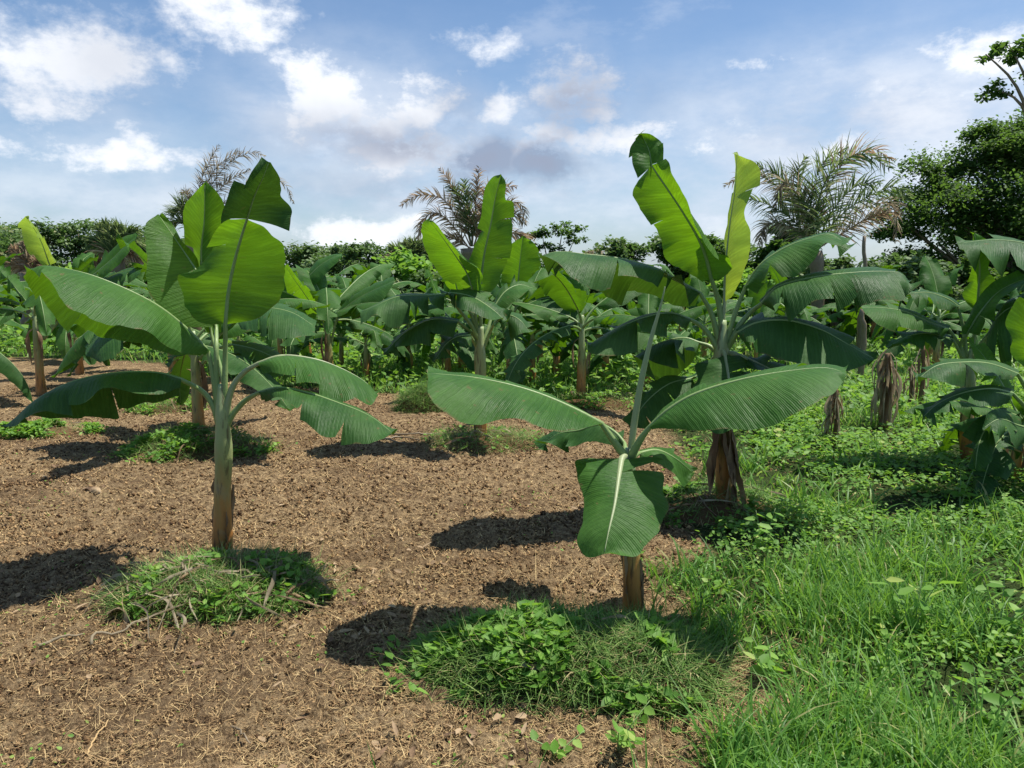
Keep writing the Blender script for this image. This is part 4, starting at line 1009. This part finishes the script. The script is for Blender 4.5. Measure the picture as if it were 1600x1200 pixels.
def weeds():
    V_, Q_, A_ = [], [], []; off = 0
    def push(V, Q, a):
        nonlocal off
        V_.append(V); Q_.append(Q+off); A_.append(a); off += len(V)
    def dens(x, y):
        g = green_mask(x, y); c = fbm(x*1.5+7, y*1.5, 3, 51)
        band = np.clip(.22+np.clip(y-4.0, 0, 9)/1.0, .22, 1)
        return g*np.clip((c-.34)*3.5, .03, 1)*band
    x, y = scatter(20500, -.1, 1.1, 1.8, 11, dens)
    nb = rng.integers(4, 10, len(x)); X = np.repeat(x, nb); Y = np.repeat(y, nb); n = len(X)
    X = X+rng.normal(0, .045, n); Y2 = Y+rng.normal(0, .045, n)
    top = np.repeat(.03+.17*fbm(x*1.7, y*1.7, 3, 61)**1.2*U(.4, 1.3, len(x)), nb)
    P = np.stack([X, Y2, gz(X, Y2)+top*U(.5, 1.1, n)], 1)
    sz = U(.6, 1.25, n)*np.repeat(U(.018, .056, len(x)), nb)*np.clip(Y/6, .7, 1.6)
    v = np.clip(np.repeat(U(.15, .8, len(x)), nb)+U(-.15, .2, n), 0, 1)
    push(*leaflets(P, sz, sz*U(.55, .85, n), U(0, 6.28, n), U(-.55, .45, n), v))
    x, y = scatter(26000, -.75, .8, 8.0, 34, lambda x, y: green_mask(x, y)*np.clip((fbm(x*.5+3, y*.5, 3, 71)-.3)*3, .05, 1))
    n = len(x); P = np.stack([x, y, gz(x, y)+U(.02, .32, n)], 1); sz = U(.007, .012, n)*y
    push(*leaflets(P, sz, sz*.7, U(0, 6.28, n), U(-.6, .6, n), U(.1, .9, n)))
    # sprouts on the bare soil
    x, y = scatter(9000, -.8, .4, 1.9, 12, lambda x, y: (1-green_mask(x, y))*np.clip((fbm(x*1.8, y*1.8, 3, 81)-.56)*5, .03, 1)*.75)
    n = len(x); P = np.stack([x, y, gz(x, y)+U(.005, .03, n)], 1)
    push(*leaflets(P, U(.008, .024, n), U(.006, .014, n), U(0, 6.28, n), U(-.1, .6, n), U(.3, 1, n)))
    o = mesh('weeds', np.vstack(V_), np.vstack(Q_), M['weed'], attr={'v': np.concatenate(A_)})
    tag(o, 'low leafy weeds covering the ground among the grass', 'weeds', kind='stuff')
weeds()
def litter():
    x, y = scatter(165000, -.85, .55, 1.85, 15, lambda x, y: (1-.75*green_mask(x, y))*np.clip(.25+1.4*(fbm(x*2, y*2, 3, 91)-.25), .1, 1))
    n = len(x); P = np.stack([x, y, gz(x, y)+U(.004, .022, n)], 1)
    L = np.exp(rng.normal(-3.6, .55, n)); k = U(0, 1, n) < .02; L = np.where(k, L*3.2, L)
    V, Q, a = blades(P, L, U(.0012, .0030, n)*np.clip(y/3, .7, 3), U(0, 6.28, n), U(1.2, 1.62, n), U(-.6, .5, n), np.clip(rng.normal(.55, .25, n), 0, 1), 3)
    tag(mesh('straw_litter', V, Q, M['straw'], attr={'v': a}), 'fine dry straw and root fibres strewn over the tilled soil', 'straw', kind='stuff')
    # crumbs of soil
    x, y = scatter(110000, -.85, .55, 1.85, 11, lambda x, y: (1-.9*green_mask(x, y))*np.clip(.2+1.6*(fbm(x*3, y*3, 3, 95)-.25), .1, 1))
    n = len(x); r_ = np.minimum(np.exp(rng.normal(-5.25, .35, n)), .011)*np.clip(y/3.2, .8, 1.5)
    base = np.array([[1,0,0],[0,1,0],[-1,0,0],[0,-1,0],[0,0,1],[0,0,-1]], float)
    C = np.stack([x, y, gz(x, y)+r_*.6+.004], 1)
    V = C[:, None]+base[None]*r_[:, None, None]*U(.5, 1.3, (n, 6))[..., None]
    V = V+rng.normal(0, 1, V.shape)*r_[:, None, None]*.25
    f = np.array([[0,1,4],[1,2,4],[2,3,4],[3,0,4],[1,0,5],[2,1,5],[3,2,5],[0,3,5]])
    T = (np.arange(n)[:, None, None]*6+f[None]).reshape(-1, 3)
    tag(mesh('soil_crumbs', V.reshape(-1, 3), T, M['clod'], attr={'v': np.repeat(U(0, 1, n), 6)}, smooth=False), 'loose brown crumbs of soil lying on the tilled field', 'soil crumbs', kind='stuff')
litter()

def scraps():
    x, y = scatter(2600, -.85, .5, 1.85, 12, lambda x, y: (1-.6*green_mask(x, y))*np.clip(.15+1.8*(fbm(x*1.2, y*1.2, 3, 99)-.4), .05, 1))
    n = len(x); P = np.stack([x, y, gz(x, y)+U(.012, .03, n)], 1)
    V, Q, a = leaflets(P, U(.02, .075, n), U(.008, .026, n), U(0, 6.28, n), U(-.2, .5, n), U(.1, 1, n), .5)
    tag(mesh('dry_leaf_scraps', V, Q, M['dead'], attr={'v': a}), 'small dry brown leaf scraps scattered over the soil', 'leaf scraps', kind='stuff')
scraps()
def tall_weed(label, px, py, h, nl, ls, seed):
    r = random.Random(seed); c = G(px, py); c[2] = 0; root = thing('weed_plant', label, 'weed', c)
    acc = Acc(); Ps = []; az = []
    for k in range(3):
        a0 = r.uniform(0, 6.28); t = r.uniform(.03, .12); C = spline([c, c+[math.cos(a0)*t*.5, math.sin(a0)*t*.5, h*.5], c+[math.cos(a0)*t*1.4, math.sin(a0)*t*1.4, h*r.uniform(.8, 1.05)]], 14)
        acc.tube(C, np.linspace(.0035, .0015, 14), 5, a=.3)
        for j in range(nl): Ps.append(C[min(13, 3+int(j*11/nl))]); az.append(j*2.6+r.uniform(-.4, .4))
    acc.build('stem', M['rib'], root, c)
    n = len(Ps); V, Q, a = leaflets(np.array(Ps), U(.6, 1.3, n)*ls, U(.35, .7, n)*ls, np.array(az), U(-.3, .5, n), U(.3, .95, n))
    mesh('leaves', V, Q, M['weed'], root, attr={'v': a}, origin=c)
for q in [('broad-leaved weed standing above the grass on the right', 1425, 1010, .38, 8, .085, 1), ('pale-leaved weed growing in the grass at the right edge', 1560, 1010, .33, 8, .07, 2),
          ('leafy weed nearest the bottom right corner', 1530, 1165, .26, 9, .06, 3), ('weed with oval leaves right of the crumpled brown leaf', 1205, 1075, .16, 7, .075, 4),
          ('low heart-leaved weed at the bottom edge below the crumpled brown leaf', 1170, 1175, .12, 7, .06, 5), ('yellow-green creeper at the bottom edge in front of the big grass heap', 965, 1175, .14, 9, .05, 6),
          ('weed in the grass between the two nearest right stems', 1190, 880, .30, 8, .07, 7), ('bright weed rising at the far right behind the grass band', 1500, 800, .36, 9, .075, 8),
          ('small sprout on the bare soil left of the big grass heap', 870, 1185, .07, 4, .05, 9)]: tall_weed(*q)

# single fallen things on the ground
def lying(name, label, cat, pxs, width, seed, mat='dead', tube=None, lift=.02):
    P = np.array([G(x, y) for x, y in pxs]); P[:, 2] = lift+np.array([0]+[random.uniform(.0, .03) for _ in P[1:-1]]+[0]); c = P.mean(0); c[2] = 0
    if tube:
        a = Acc(); C = spline(P, 16); a.tube(C+rng.normal(0, .003, C.shape), np.interp(np.linspace(0, 1, 16), [0, 1], [tube, tube*.5]), 7, a=.6)
        o = a.build(name, M[mat], None, c)
    else: o = dead_strip(None, c, P, width, seed, name=name, mat=mat)
    o.location = c; tag(o, label, cat); return o
lying('fallen_leaf', 'pale curled dry leaf scrap lying on bare soil left of the stem', 'fallen leaf', [(134,766),(146,772),(158,776)], .06, 1)
lying('stick', 'pale thick dry stalk lying at the lower left of the left ring of weeds', 'stick', [(60,1016),(95,1006),(131,996)], .04, 2, mat='palmw', tube=.008)
lying('dry_leaf_stalk', 'long pale curved leaf stalk trailing from the left ring of weeds', 'leaf stalk', [(143,1013),(150,1003),(185,996),(212,985),(228,972)], .05, 3, mat='palmw', tube=.007)
lying('yellow_leaf', 'pale yellow-grey leaf at the left edge of the ring of weeds', 'fallen leaf', [(180,958),(190,968),(202,978)], .10, 4, mat='palmw')
lying('brown_leaf', 'crumpled brown leaf among weeds right of the big grass heap', 'fallen leaf', [(1096,1072),(1112,1066),(1135,1058)], .13, 5)
lying('twig', 'thin dark twig on the soil in the bottom left corner area', 'twig', [(362,1142),(378,1160),(392,1172)], .02, 6, mat='bark', tube=.005)
lying('twig', 'long pale twig lying on the soil near the bottom left corner', 'twig', [(136,1186),(150,1160),(172,1132)], .02, 7, mat='straw', tube=.004)
for k, (pp, lb) in enumerate([([(594,690),(625,686),(655,690)], 'grey branch on the soil nearest the tip of the lower right leaf'), ([(600,682),(640,684),(690,680)], 'thin branch lying just behind the grey branch'), ([(578,686),(600,692),(632,696)], 'short crooked branch in front of the grey branch')]):
    lying('branch', lb, 'branch', pp, .04, 20+k, mat='bark', tube=.011)

# dried stalk bundles
def stalk_bundle(label, px, py, top_py, wpx, n, seed):
    r = random.Random(seed); c = G(px, py); c[2] = 0; D = c[1]; H = W(px, top_py, D)[2]; w = wpx/F*D/2
    root = thing('dried_plant', label, 'dried plant', c)
    a = Acc(); a.tube(spline([c-[0, 0, .03], c+[.02, 0, H*.5], c+[-.01, 0, H]], 14), np.linspace(w*.28, w*.18, 14)*(1+.2*rng.normal(0, 1, 14)*.5), 9, a=.4); a.build('dead_stem', M['dead'], root, c)
    for k in range(n):
        z0 = r.uniform(.45, 1.02)*H; az = r.uniform(0, 6.28); h = np.array([math.cos(az), math.sin(az), 0.])
        L = r.uniform(.25, .6)*H; ww = w*r.uniform(.5, 1.15)
        p0 = c+np.array([0, 0, z0])+h*w*.15
        dead_strip(root, c, [p0+[0, 0, .03], p0+h*ww*.45-[0, 0, L*.12], p0+h*ww*r.uniform(.5, .9)-[0, 0, L*.5], p0+h*ww*r.uniform(.3, 1.0)-[0, 0, min(L, z0)]], r.uniform(.012, .045), seed*50+k, name='hanging_leaf', mat=r.choice(['dead', 'palmw', 'palmw']), n=12)
stalk_bundle('thick bundle of dried brown hanging leaves in the weeds on the right', 1380, 668, 552, 46, 46, 3)
stalk_bundle('dried brown stump with hanging strips below the lowest right leaf', 1302, 696, 608, 32, 30, 5)
stalk_bundle('thin withered stalk right of the thick dried bundle', 1436, 640, 540, 30, 16, 7)
stalk_bundle('small withered stalk beside the thin one, nearest the large right plant', 1418, 645, 575, 20, 10, 9)

#@@TREES
# ------------------------------------------------------------------ trees and palms
def crown_pts(blobs, n, seed):
    g = np.random.default_rng(seed); out = []; vv = []
    vol = np.array([b[3]*b[4]*b[5] for b in blobs])**(2/3.); vol /= vol.sum()
    for b, f in zip(blobs, vol):
        m = max(8, int(n*f)); ncl = max(5, int(m/(70 if n < 50000 else 300)))
        # clump centres near the blob surface
        d = g.normal(size=(ncl, 3)); d /= np.linalg.norm(d, axis=1)[:, None]
        rr = g.uniform(.40, 1.05, ncl)[:, None]
        cc = np.array(b[:3])+d*rr*np.array(b[3:6])
        k = g.integers(0, ncl, m)
        cs = np.array(b[3:6]).mean()*(.20 if n < 50000 else .17)
        p = cc[k]+g.normal(size=(m, 3))*cs*np.array([1, 1, .6])
        out.append(p); vv.append(np.clip(g.uniform(0, .9, ncl)[k]*.6+g.uniform(0, .5, m), 0, 1))
    return np.vstack(out), np.concatenate(vv), g
def tree(label, loc, blobs, n, lsize, mat='tree', trunk_r=.18, name='tree', cat='tree', group=None, seed=1, limbs=True):
    """blobs in metres relative to loc: (x,y,z,rx,ry,rz)"""
    loc = np.array(loc, float); root = thing(name, label, cat, loc, 0, group)
    P, v, g = crown_pts(blobs, n, seed); m = len(P)
    sz = g.uniform(.6, 1.4, m)*lsize
    V, Q, a = leaflets(P, sz, sz*g.uniform(.4, .75, m), g.uniform(0, 6.28, m), g.uniform(-1.0, .6, m), v)
    mesh('crown', V, Q, M[mat], root, attr={'v': a})
    if limbs:
        acc = Acc(); zc = np.mean([b[2] for b in blobs]); zlow = min(b[2]-b[5]*.6 for b in blobs); zlow = max(.2, zlow)
        mx = np.mean([b[0] for b in blobs])
        acc.tube(spline([[0, 0, -.1], [mx*.2+.1, 0, zlow*.5], [mx*.6, .05, max(zlow, zc*.75)]], 12), np.linspace(trunk_r*1.3, trunk_r*.6, 12), 9)
        for b in blobs:
            acc.tube(spline([[mx*.4, 0, zlow*.8], [(mx*.5+b[0])/2, b[1]*.4, (zlow+b[2])/2], [b[0], b[1], b[2]+b[5]*.3]], 9), np.linspace(trunk_r*.55, trunk_r*.12, 9), 6)
        acc.build('trunk', M['bark'], root)
    return root
def treeX(label, px, D, top, wpx, n, lsize, mat, seed, nb=6, **kw):
    """tree standing at px, with crown top at photo row 'top' and width wpx"""
    r = random.Random(seed); x = (px-800)/F*D/math.cos(TH)*1.0
    H = W(px, top, D)[2]; w = wpx/F*D/2
    lo = kw.pop('low', .12)
    bl = [(r.uniform(-.55, .55)*w, r.uniform(-.5, .5)*w, H*(lo+(.86-lo)*(k+.5)/nb), w*r.uniform(.42, .68), w*r.uniform(.4, .6), H*r.uniform(.12, .2)) for k in range(nb)]
    bl.append((r.uniform(-.2, .2)*w, 0, H*.86, w*.45, w*.45, H*.13))
    return tree(label, (x, D, 0), bl, n, lsize, mat, seed=seed, **kw)

# big dark trees on the right
tree('large dark broadleaf tree towering at the right edge of the field', (16.5, 25, 0),
     [(-2.0,0,4.0,2.2,2,1.6),(-.8,.3,5.6,1.6,1.6,1.1),(.8,0,6.2,1.6,1.6,1.2),(2.4,0,6.6,1.8,1.8,1.4),(0,-.5,3.6,2.4,2,1.6),(2.4,-.4,4.0,2.2,2,1.8),(-2.8,0,2.2,1.8,1.6,1.3),(0,-.8,1.7,2.6,1.8,1.4),(2.6,-.8,1.7,2.4,1.8,1.5),(-3.0,.3,4.6,1.0,.9,.7),(-3.9,.2,3.0,1.1,1,1.0),(-2.0,.8,3.2,2.2,1,2.4),(0.8,.8,4.6,2.6,1,2.2),(-1.6,.2,5.6,1.1,1.,.8),(2.2,1.,2.6,2.4,1,2.2),(-3.6,.3,1.4,1.5,1,1.1)],
     105000, .115, 'tree', .3, seed=11)
tree('leaning tree whose leafy branch hangs into the upper right corner', (13.5, 19.5, 0),
     [(-1.5,0,7.0,.40,.5,.34),(-2.05,0,6.85,.25,.4,.14),(-1.75,.1,6.05,.50,.5,.24),(-.6,0,6.6,.7,.7,.7),(.6,0,6.3,1.2,1.2,1.2)], 4600, .12, 'tree', .13, seed=13)
treeX('rounded dark tree behind the half-dry palm', 1215, 27, 342, 120, 5000, .2, 'tree', 21, 5)
treeX('broad grey-green bush below the big dark tree', 1400, 20, 398, 190, 8000, .14, 'treeb', 22, 6, name='bush', cat='bush')
treeX('dark leafy bush at the foot of the big dark tree', 1490, 21, 405, 160, 7000, .14, 'tree', 23, 6, name='bush', cat='bush')
treeX('olive bush below the half-dry palm', 1300, 21, 402, 150, 6000, .14, 'treeb', 24, 5, name='bush', cat='bush')
tree('flat-crowned tree standing alone above the treeline right of the middle palm', ((866-800)/F*30, 30, 0),
     [(-.5,0,3.1,.6,.6,.22),(.3,0,3.35,.75,.7,.28),(.75,.1,2.9,.45,.5,.2),(-.2,0,2.7,.6,.5,.2),(-.9,0,2.6,.35,.4,.15),(0,0,1.6,1.3,1,.8)], 3600, .13, 'tree', .09, seed=31)
line = [ # px, D, top, width, mat (paler treeb puts haze into the colour), label
 (-30,30,335,150,'treeb','dense tree at the far left end of the treeline, cut off by the frame'),
 (60,36,362,130,'treeb','pale tree of the left treeline behind the yellow-green leaf'),
 (130,33,346,120,'treeb','roundest and palest tree of the left treeline'),
 (205,35,352,110,'treeb','dark tree at the left treeline just left of the tall plant'),
 (270,34,372,120,'treeb','tree behind the left edge of the tall upright leaves'),
 (345,36,380,110,'treeb','tree hidden behind the tall upright leaves at left'),
 (415,36,384,110,'treeb','tree behind the right edge of the tall upright leaves'),
 (480,33,384,90,'treeb','dark treeline tree just right of the tall left plant'),
 (535,35,386,80,'treeb','second treeline tree right of the tall left plant'),
 (572,33,378,70,'treeb','light topped tree left of centre under a white cloud'),
 (640,30,388,110,'treeb','bushy grey tree left of the brown palm'),
 (700,34,395,90,'treeb','low tree behind the raised left leaf of the middle plant'),
 (770,33,392,110,'treeb','low tree behind the brown palm crown'),
 (905,34,392,70,'treeb','low tree right of the flat-crowned tree'),
 (935,32,376,46,'palmw','small pale leafless looking tree on the treeline right of centre'),
 (975,28,374,90,'treeb','dark rounded tree left of the curled tip leaf'),
 (1030,29,366,90,'treeb','dark tree directly behind the leaning upright leaf'),
 (1095,29,368,100,'tree','dark tree between the two upright leaves of the tall right plant'),
 (1150,30,376,90,'treeb','dark tree behind the glowing yellow leaf'),
 (1560,30,330,200,'treeb','dark tree standing behind the largest right tree'),
]
for i, (px, D, top, w, m_, lb) in enumerate(line):
    treeX(lb, px, D, top-2, w*1.5, int(w*95), .16 if m_ != 'palmw' else .1, m_, 40+i, 6)
# undergrowth shrubs in front of the treeline
rr = random.Random(9)
sh0 = [tree('leafy shrub in the undergrowth strip between the banana rows and the treeline', (0,0,0), [(rr.uniform(-.8,.8), rr.uniform(-.4,.4), rr.uniform(.35,1.1), rr.uniform(.6,.95), .6, rr.uniform(.35,.55)) for _ in range(5)], 2600, .15, ['treeb','weed','tree','treeb'][k], .06, name='shrub', cat='shrub', group='shrubs of the undergrowth strip', seed=90+k, limbs=False) for k in range(4)]
first = [True]*4
for k in range(62):
    D = rr.uniform(23, 30); px = -60+k*28+rr.uniform(-10, 10); j = rr.randrange(4)
    o = sh0[j] if first[j] else copy_tree(sh0[j]); first[j] = False
    s = rr.uniform(.85, 1.45)
    o.location = ((px-800)/F*D, D, 0); o.rotation_euler = (0, 0, rr.uniform(0, 6.28)); o.scale = (s, s, s*rr.uniform(.8, 1.15))

def frond(root, origin, P, ll, mat, seed, keepf=.93, dens=46, droop=.5, wid=.02, rad=.012, spread=1.0):
    """pinnate frond: rachis along P, leaflets both sides"""
    g = np.random.default_rng(seed); C = spline(P, dens); n = len(C)
    T = np.gradient(C, axis=0); T /= np.linalg.norm(T, axis=1)[:, None]+1e-9
    acc = Acc(); acc.tube(C[::3], np.linspace(rad, rad*.25, len(C[::3])), 5, a=.5)
    s = np.linspace(0, 1, n); ref = np.array([0, 1., .15])
    S = np.cross(T, ref); S /= np.linalg.norm(S, axis=1)[:, None]+1e-9; B = np.cross(T, S)
    for sg in (1, -1):
        for rep in range(2):
            k = np.where((s > .13) & (g.uniform(0, 1, n) < keepf))[0]
            L = ll*np.sin(np.pi*np.clip(s[k]*.86+.12, 0, 1))**.6*g.uniform(.8, 1.35, len(k))
            ang = g.uniform(.5, 1.0, len(k))*spread; dp = g.normal(0, .55, len(k))
            d = T[k]*np.cos(ang)[:, None]+(S[k]*sg*np.cos(dp)[:, None]+B[k]*np.sin(dp)[:, None])*np.sin(ang)[:, None]
            pos = C[k].copy(); lev = 4; V = np.zeros((len(k), lev+1, 2, 3))
            sd = np.cross(d, g.normal(size=(len(k), 3))); sd /= np.linalg.norm(sd, axis=1)[:, None]
            for q in range(lev+1):
                w = wid*(1-(q/lev)**2)*.5+.001
                V[:, q, 0] = pos-sd*w; V[:, q, 1] = pos+sd*w
                d = d+np.array([0, 0, -droop*0.55*(q+1)/lev]); d /= np.linalg.norm(d, axis=1)[:, None]
                pos = pos+d*(L/lev)[:, None]
            b = np.arange(len(k))[:, None]*(lev+1)*2+np.arange(lev)[None]*2
            Q = np.stack([b, b+1, b+3, b+2], -1).reshape(-1, 4)
            acc.add(V.reshape(-1, 3), Q, a=np.repeat(g.uniform(0, 1, len(k)), (lev+1)*2))
    return acc.build('frond', M[mat], root, origin)
def palm(label, px, D, crown_py, fronds, trunk_r=.22, cat='palm tree', kf=.8, wf=1.0):
    base = np.array([(px-800)/F*D, D, 0.]); c = W(px, crown_py, D)
    root = thing('palm_tree', label, cat, base)
    a = Acc(); C = spline([base-[0,0,.1], (base+c)/2+[.05,0,0], c], 16); a.tube(C, trunk_r*(1+.1*rng.normal(0, 1, 16)), 10, a=.4); a.build('trunk', M['bark'], root, base)
    for k, (s, ll, m_, dr) in enumerate(fronds):
        frond(root, base, px3(s, D), ll*D/F, m_, 300+k+px, keepf=kf, dens=60, droop=dr, wid=.0020*D*wf, rad=.0013*D*wf)
palm('half-dry palm with ragged fronds behind the tall right plant', 1275, 19, 392, [
 ('1275,388 1245,320,.3 1215,275,.4 1182,258,.4', 34, 'palmg', .5), ('1275,388 1258,320 1246,270,.2 1258,246,.2', 40, 'palmg', .35),
 ('1275,388 1280,310,-.3 1305,262,-.5 1345,240,-.8 1388,262,-1', 48, 'palmg', .55), ('1275,388 1290,310 1318,255 1362,232 1392,250', 40, 'palmb', .6),
 ('1276,388 1310,340 1360,305 1400,292 1418,308', 34, 'palmg', .5), ('1276,390 1320,362 1365,338 1402,330', 32, 'palmb', .4),
 ('1274,390 1240,345 1205,322 1172,310', 34, 'palmg', .5), ('1274,390 1235,355 1200,350 1185,382', 30, 'palmw', .8), ('1274,390 1225,300,.5 1175,272,.6 1134,290,.8', 30, 'palmw', .6),
 ('1275,388 1268,310 1290,250 1320,236', 40, 'palmg', .4), ('1276,390 1340,330,1 1395,318,1 1402,375,1', 30, 'palmw', .9), ('1275,388 1250,310 1225,285 1210,330', 34, 'palmw', .8),
 ('1276,390 1300,330,-1 1340,290,-1 1375,285,-1', 38, 'palmg', .5)], .16, kf=.62, wf=.8)
palm('brown dying palm behind the middle plant', 738, 21, 388, [
 ('735,385 712,338 690,310 652,306 626,322', 20, 'palmb', .5), ('733,388 705,350 680,332 660,345 652,372', 22, 'palmb', .8), ('736,385 722,330 706,290 688,264', 22, 'palmb', .3),
 ('738,385 742,330 746,290 748,262', 24, 'palmb', .5), ('740,385 765,320 790,292 806,292', 22, 'palmb', .8), ('741,387 775,345 808,335 820,350', 26, 'palmw', .7),
 ('737,385 728,340 716,305 700,290', 26, 'palmg', .4), ('740,385 756,330 762,295 770,285', 26, 'palmb', .6), ('736,388 700,370 685,372 678,392', 24, 'palmb', .8),
 ('740,388 790,365 820,372 824,400', 26, 'palmb', .9), ('738,385 735,345 728,310 724,282', 28, 'palmg', .3), ('741,386 790,320 812,318 822,340', 24, 'palmw', .9)], .3, kf=.6, wf=.75)
palm('feathery pale palm rising behind the tall left leaves', 300, 15, 372, [
 ('303,362 330,290 362,252 395,238 412,244', 24, 'palmw', .7), ('303,362 335,305 365,278 390,266', 22, 'palmw', .7), ('302,362 312,290 326,255 342,228', 18, 'palmw', .5),
 ('300,362 296,320 290,300 283,302', 20, 'palmw', .8), ('303,362 360,310 420,280 445,288 458,316', 18, 'palmw', .8), ('302,362 318,300 338,262 372,236', 24, 'palmw', .7),
 ('300,362 290,335 280,325 268,330', 34, 'palmg', .4), ('300,362 285,345 272,345 262,358', 30, 'palmg', .5), ('300,362 298,335 290,322 280,318', 30, 'palmg', .4), ('301,362 310,335 320,330 330,338', 30, 'palmg', .5)], .14, kf=.62, wf=.5)
palm('green palm in the left treeline with brown lower fronds', 180, 26, 402, [
 ('178,400 165,370 150,352', 22, 'palmg', .5), ('178,400 180,365 186,350', 24, 'palmg', .5), ('180,400 195,368 215,358', 22, 'palmg', .6), ('178,400 155,380 135,378', 22, 'palmg', .6),
 ('180,400 205,380 228,392', 22, 'palmg', .7), ('178,402 160,395 145,410', 24, 'palmb', .8), ('181,402 205,398 218,415', 24, 'palmb', .8), ('178,400 170,362 160,348', 22, 'palmg', .4)], .3)
palm('withered palm leaning low at the far left edge', 48, 20, 425, [
 ('48,422 30,400 18,385', 16, 'palmb', .5), ('48,422 40,395 36,378', 16, 'palmw', .5), ('48,424 25,415 12,408', 18, 'palmb', .6), ('48,424 62,405 70,400', 16, 'palmb', .8)], .25)
palm('tufted palm low in the treeline left of the brown palm', 640, 28, 415, [
 ('640,412 622,392 608,388', 18, 'palmg', .5), ('640,412 634,388 630,380', 20, 'palmg', .4), ('640,412 650,388 660,380', 20, 'palmg', .5), ('640,412 662,396 672,396', 18, 'palmg', .6), ('640,414 615,405 602,410', 18, 'palmb', .6), ('640,412 641,386 646,378', 20, 'palmg', .4)], .3)

# bare post-like trunk
def post(px, D, top, r0, label, name='dead_tree'):
    base = np.array([(px-800)/F*D, D, 0.]); a = Acc(); H = W(px, top, D)[2]
    C = spline([[0,0,-.05],[.03,0,H*.5],[-.02,0,H]], 16)+rng.normal(0, .008, (16, 3)); a.tube(C, np.linspace(r0, r0*.6, 16), 8)
    o = a.build(name, M['bark']); o.location = base; tag(o, label, 'dead tree')
post(1343, 15, 368, .055, 'bare thin trunk standing among the bushes right of the half-dry palm')
post(1347, 11, 480, .05, 'short bare stump of a trunk under the dark drooping right leaf')
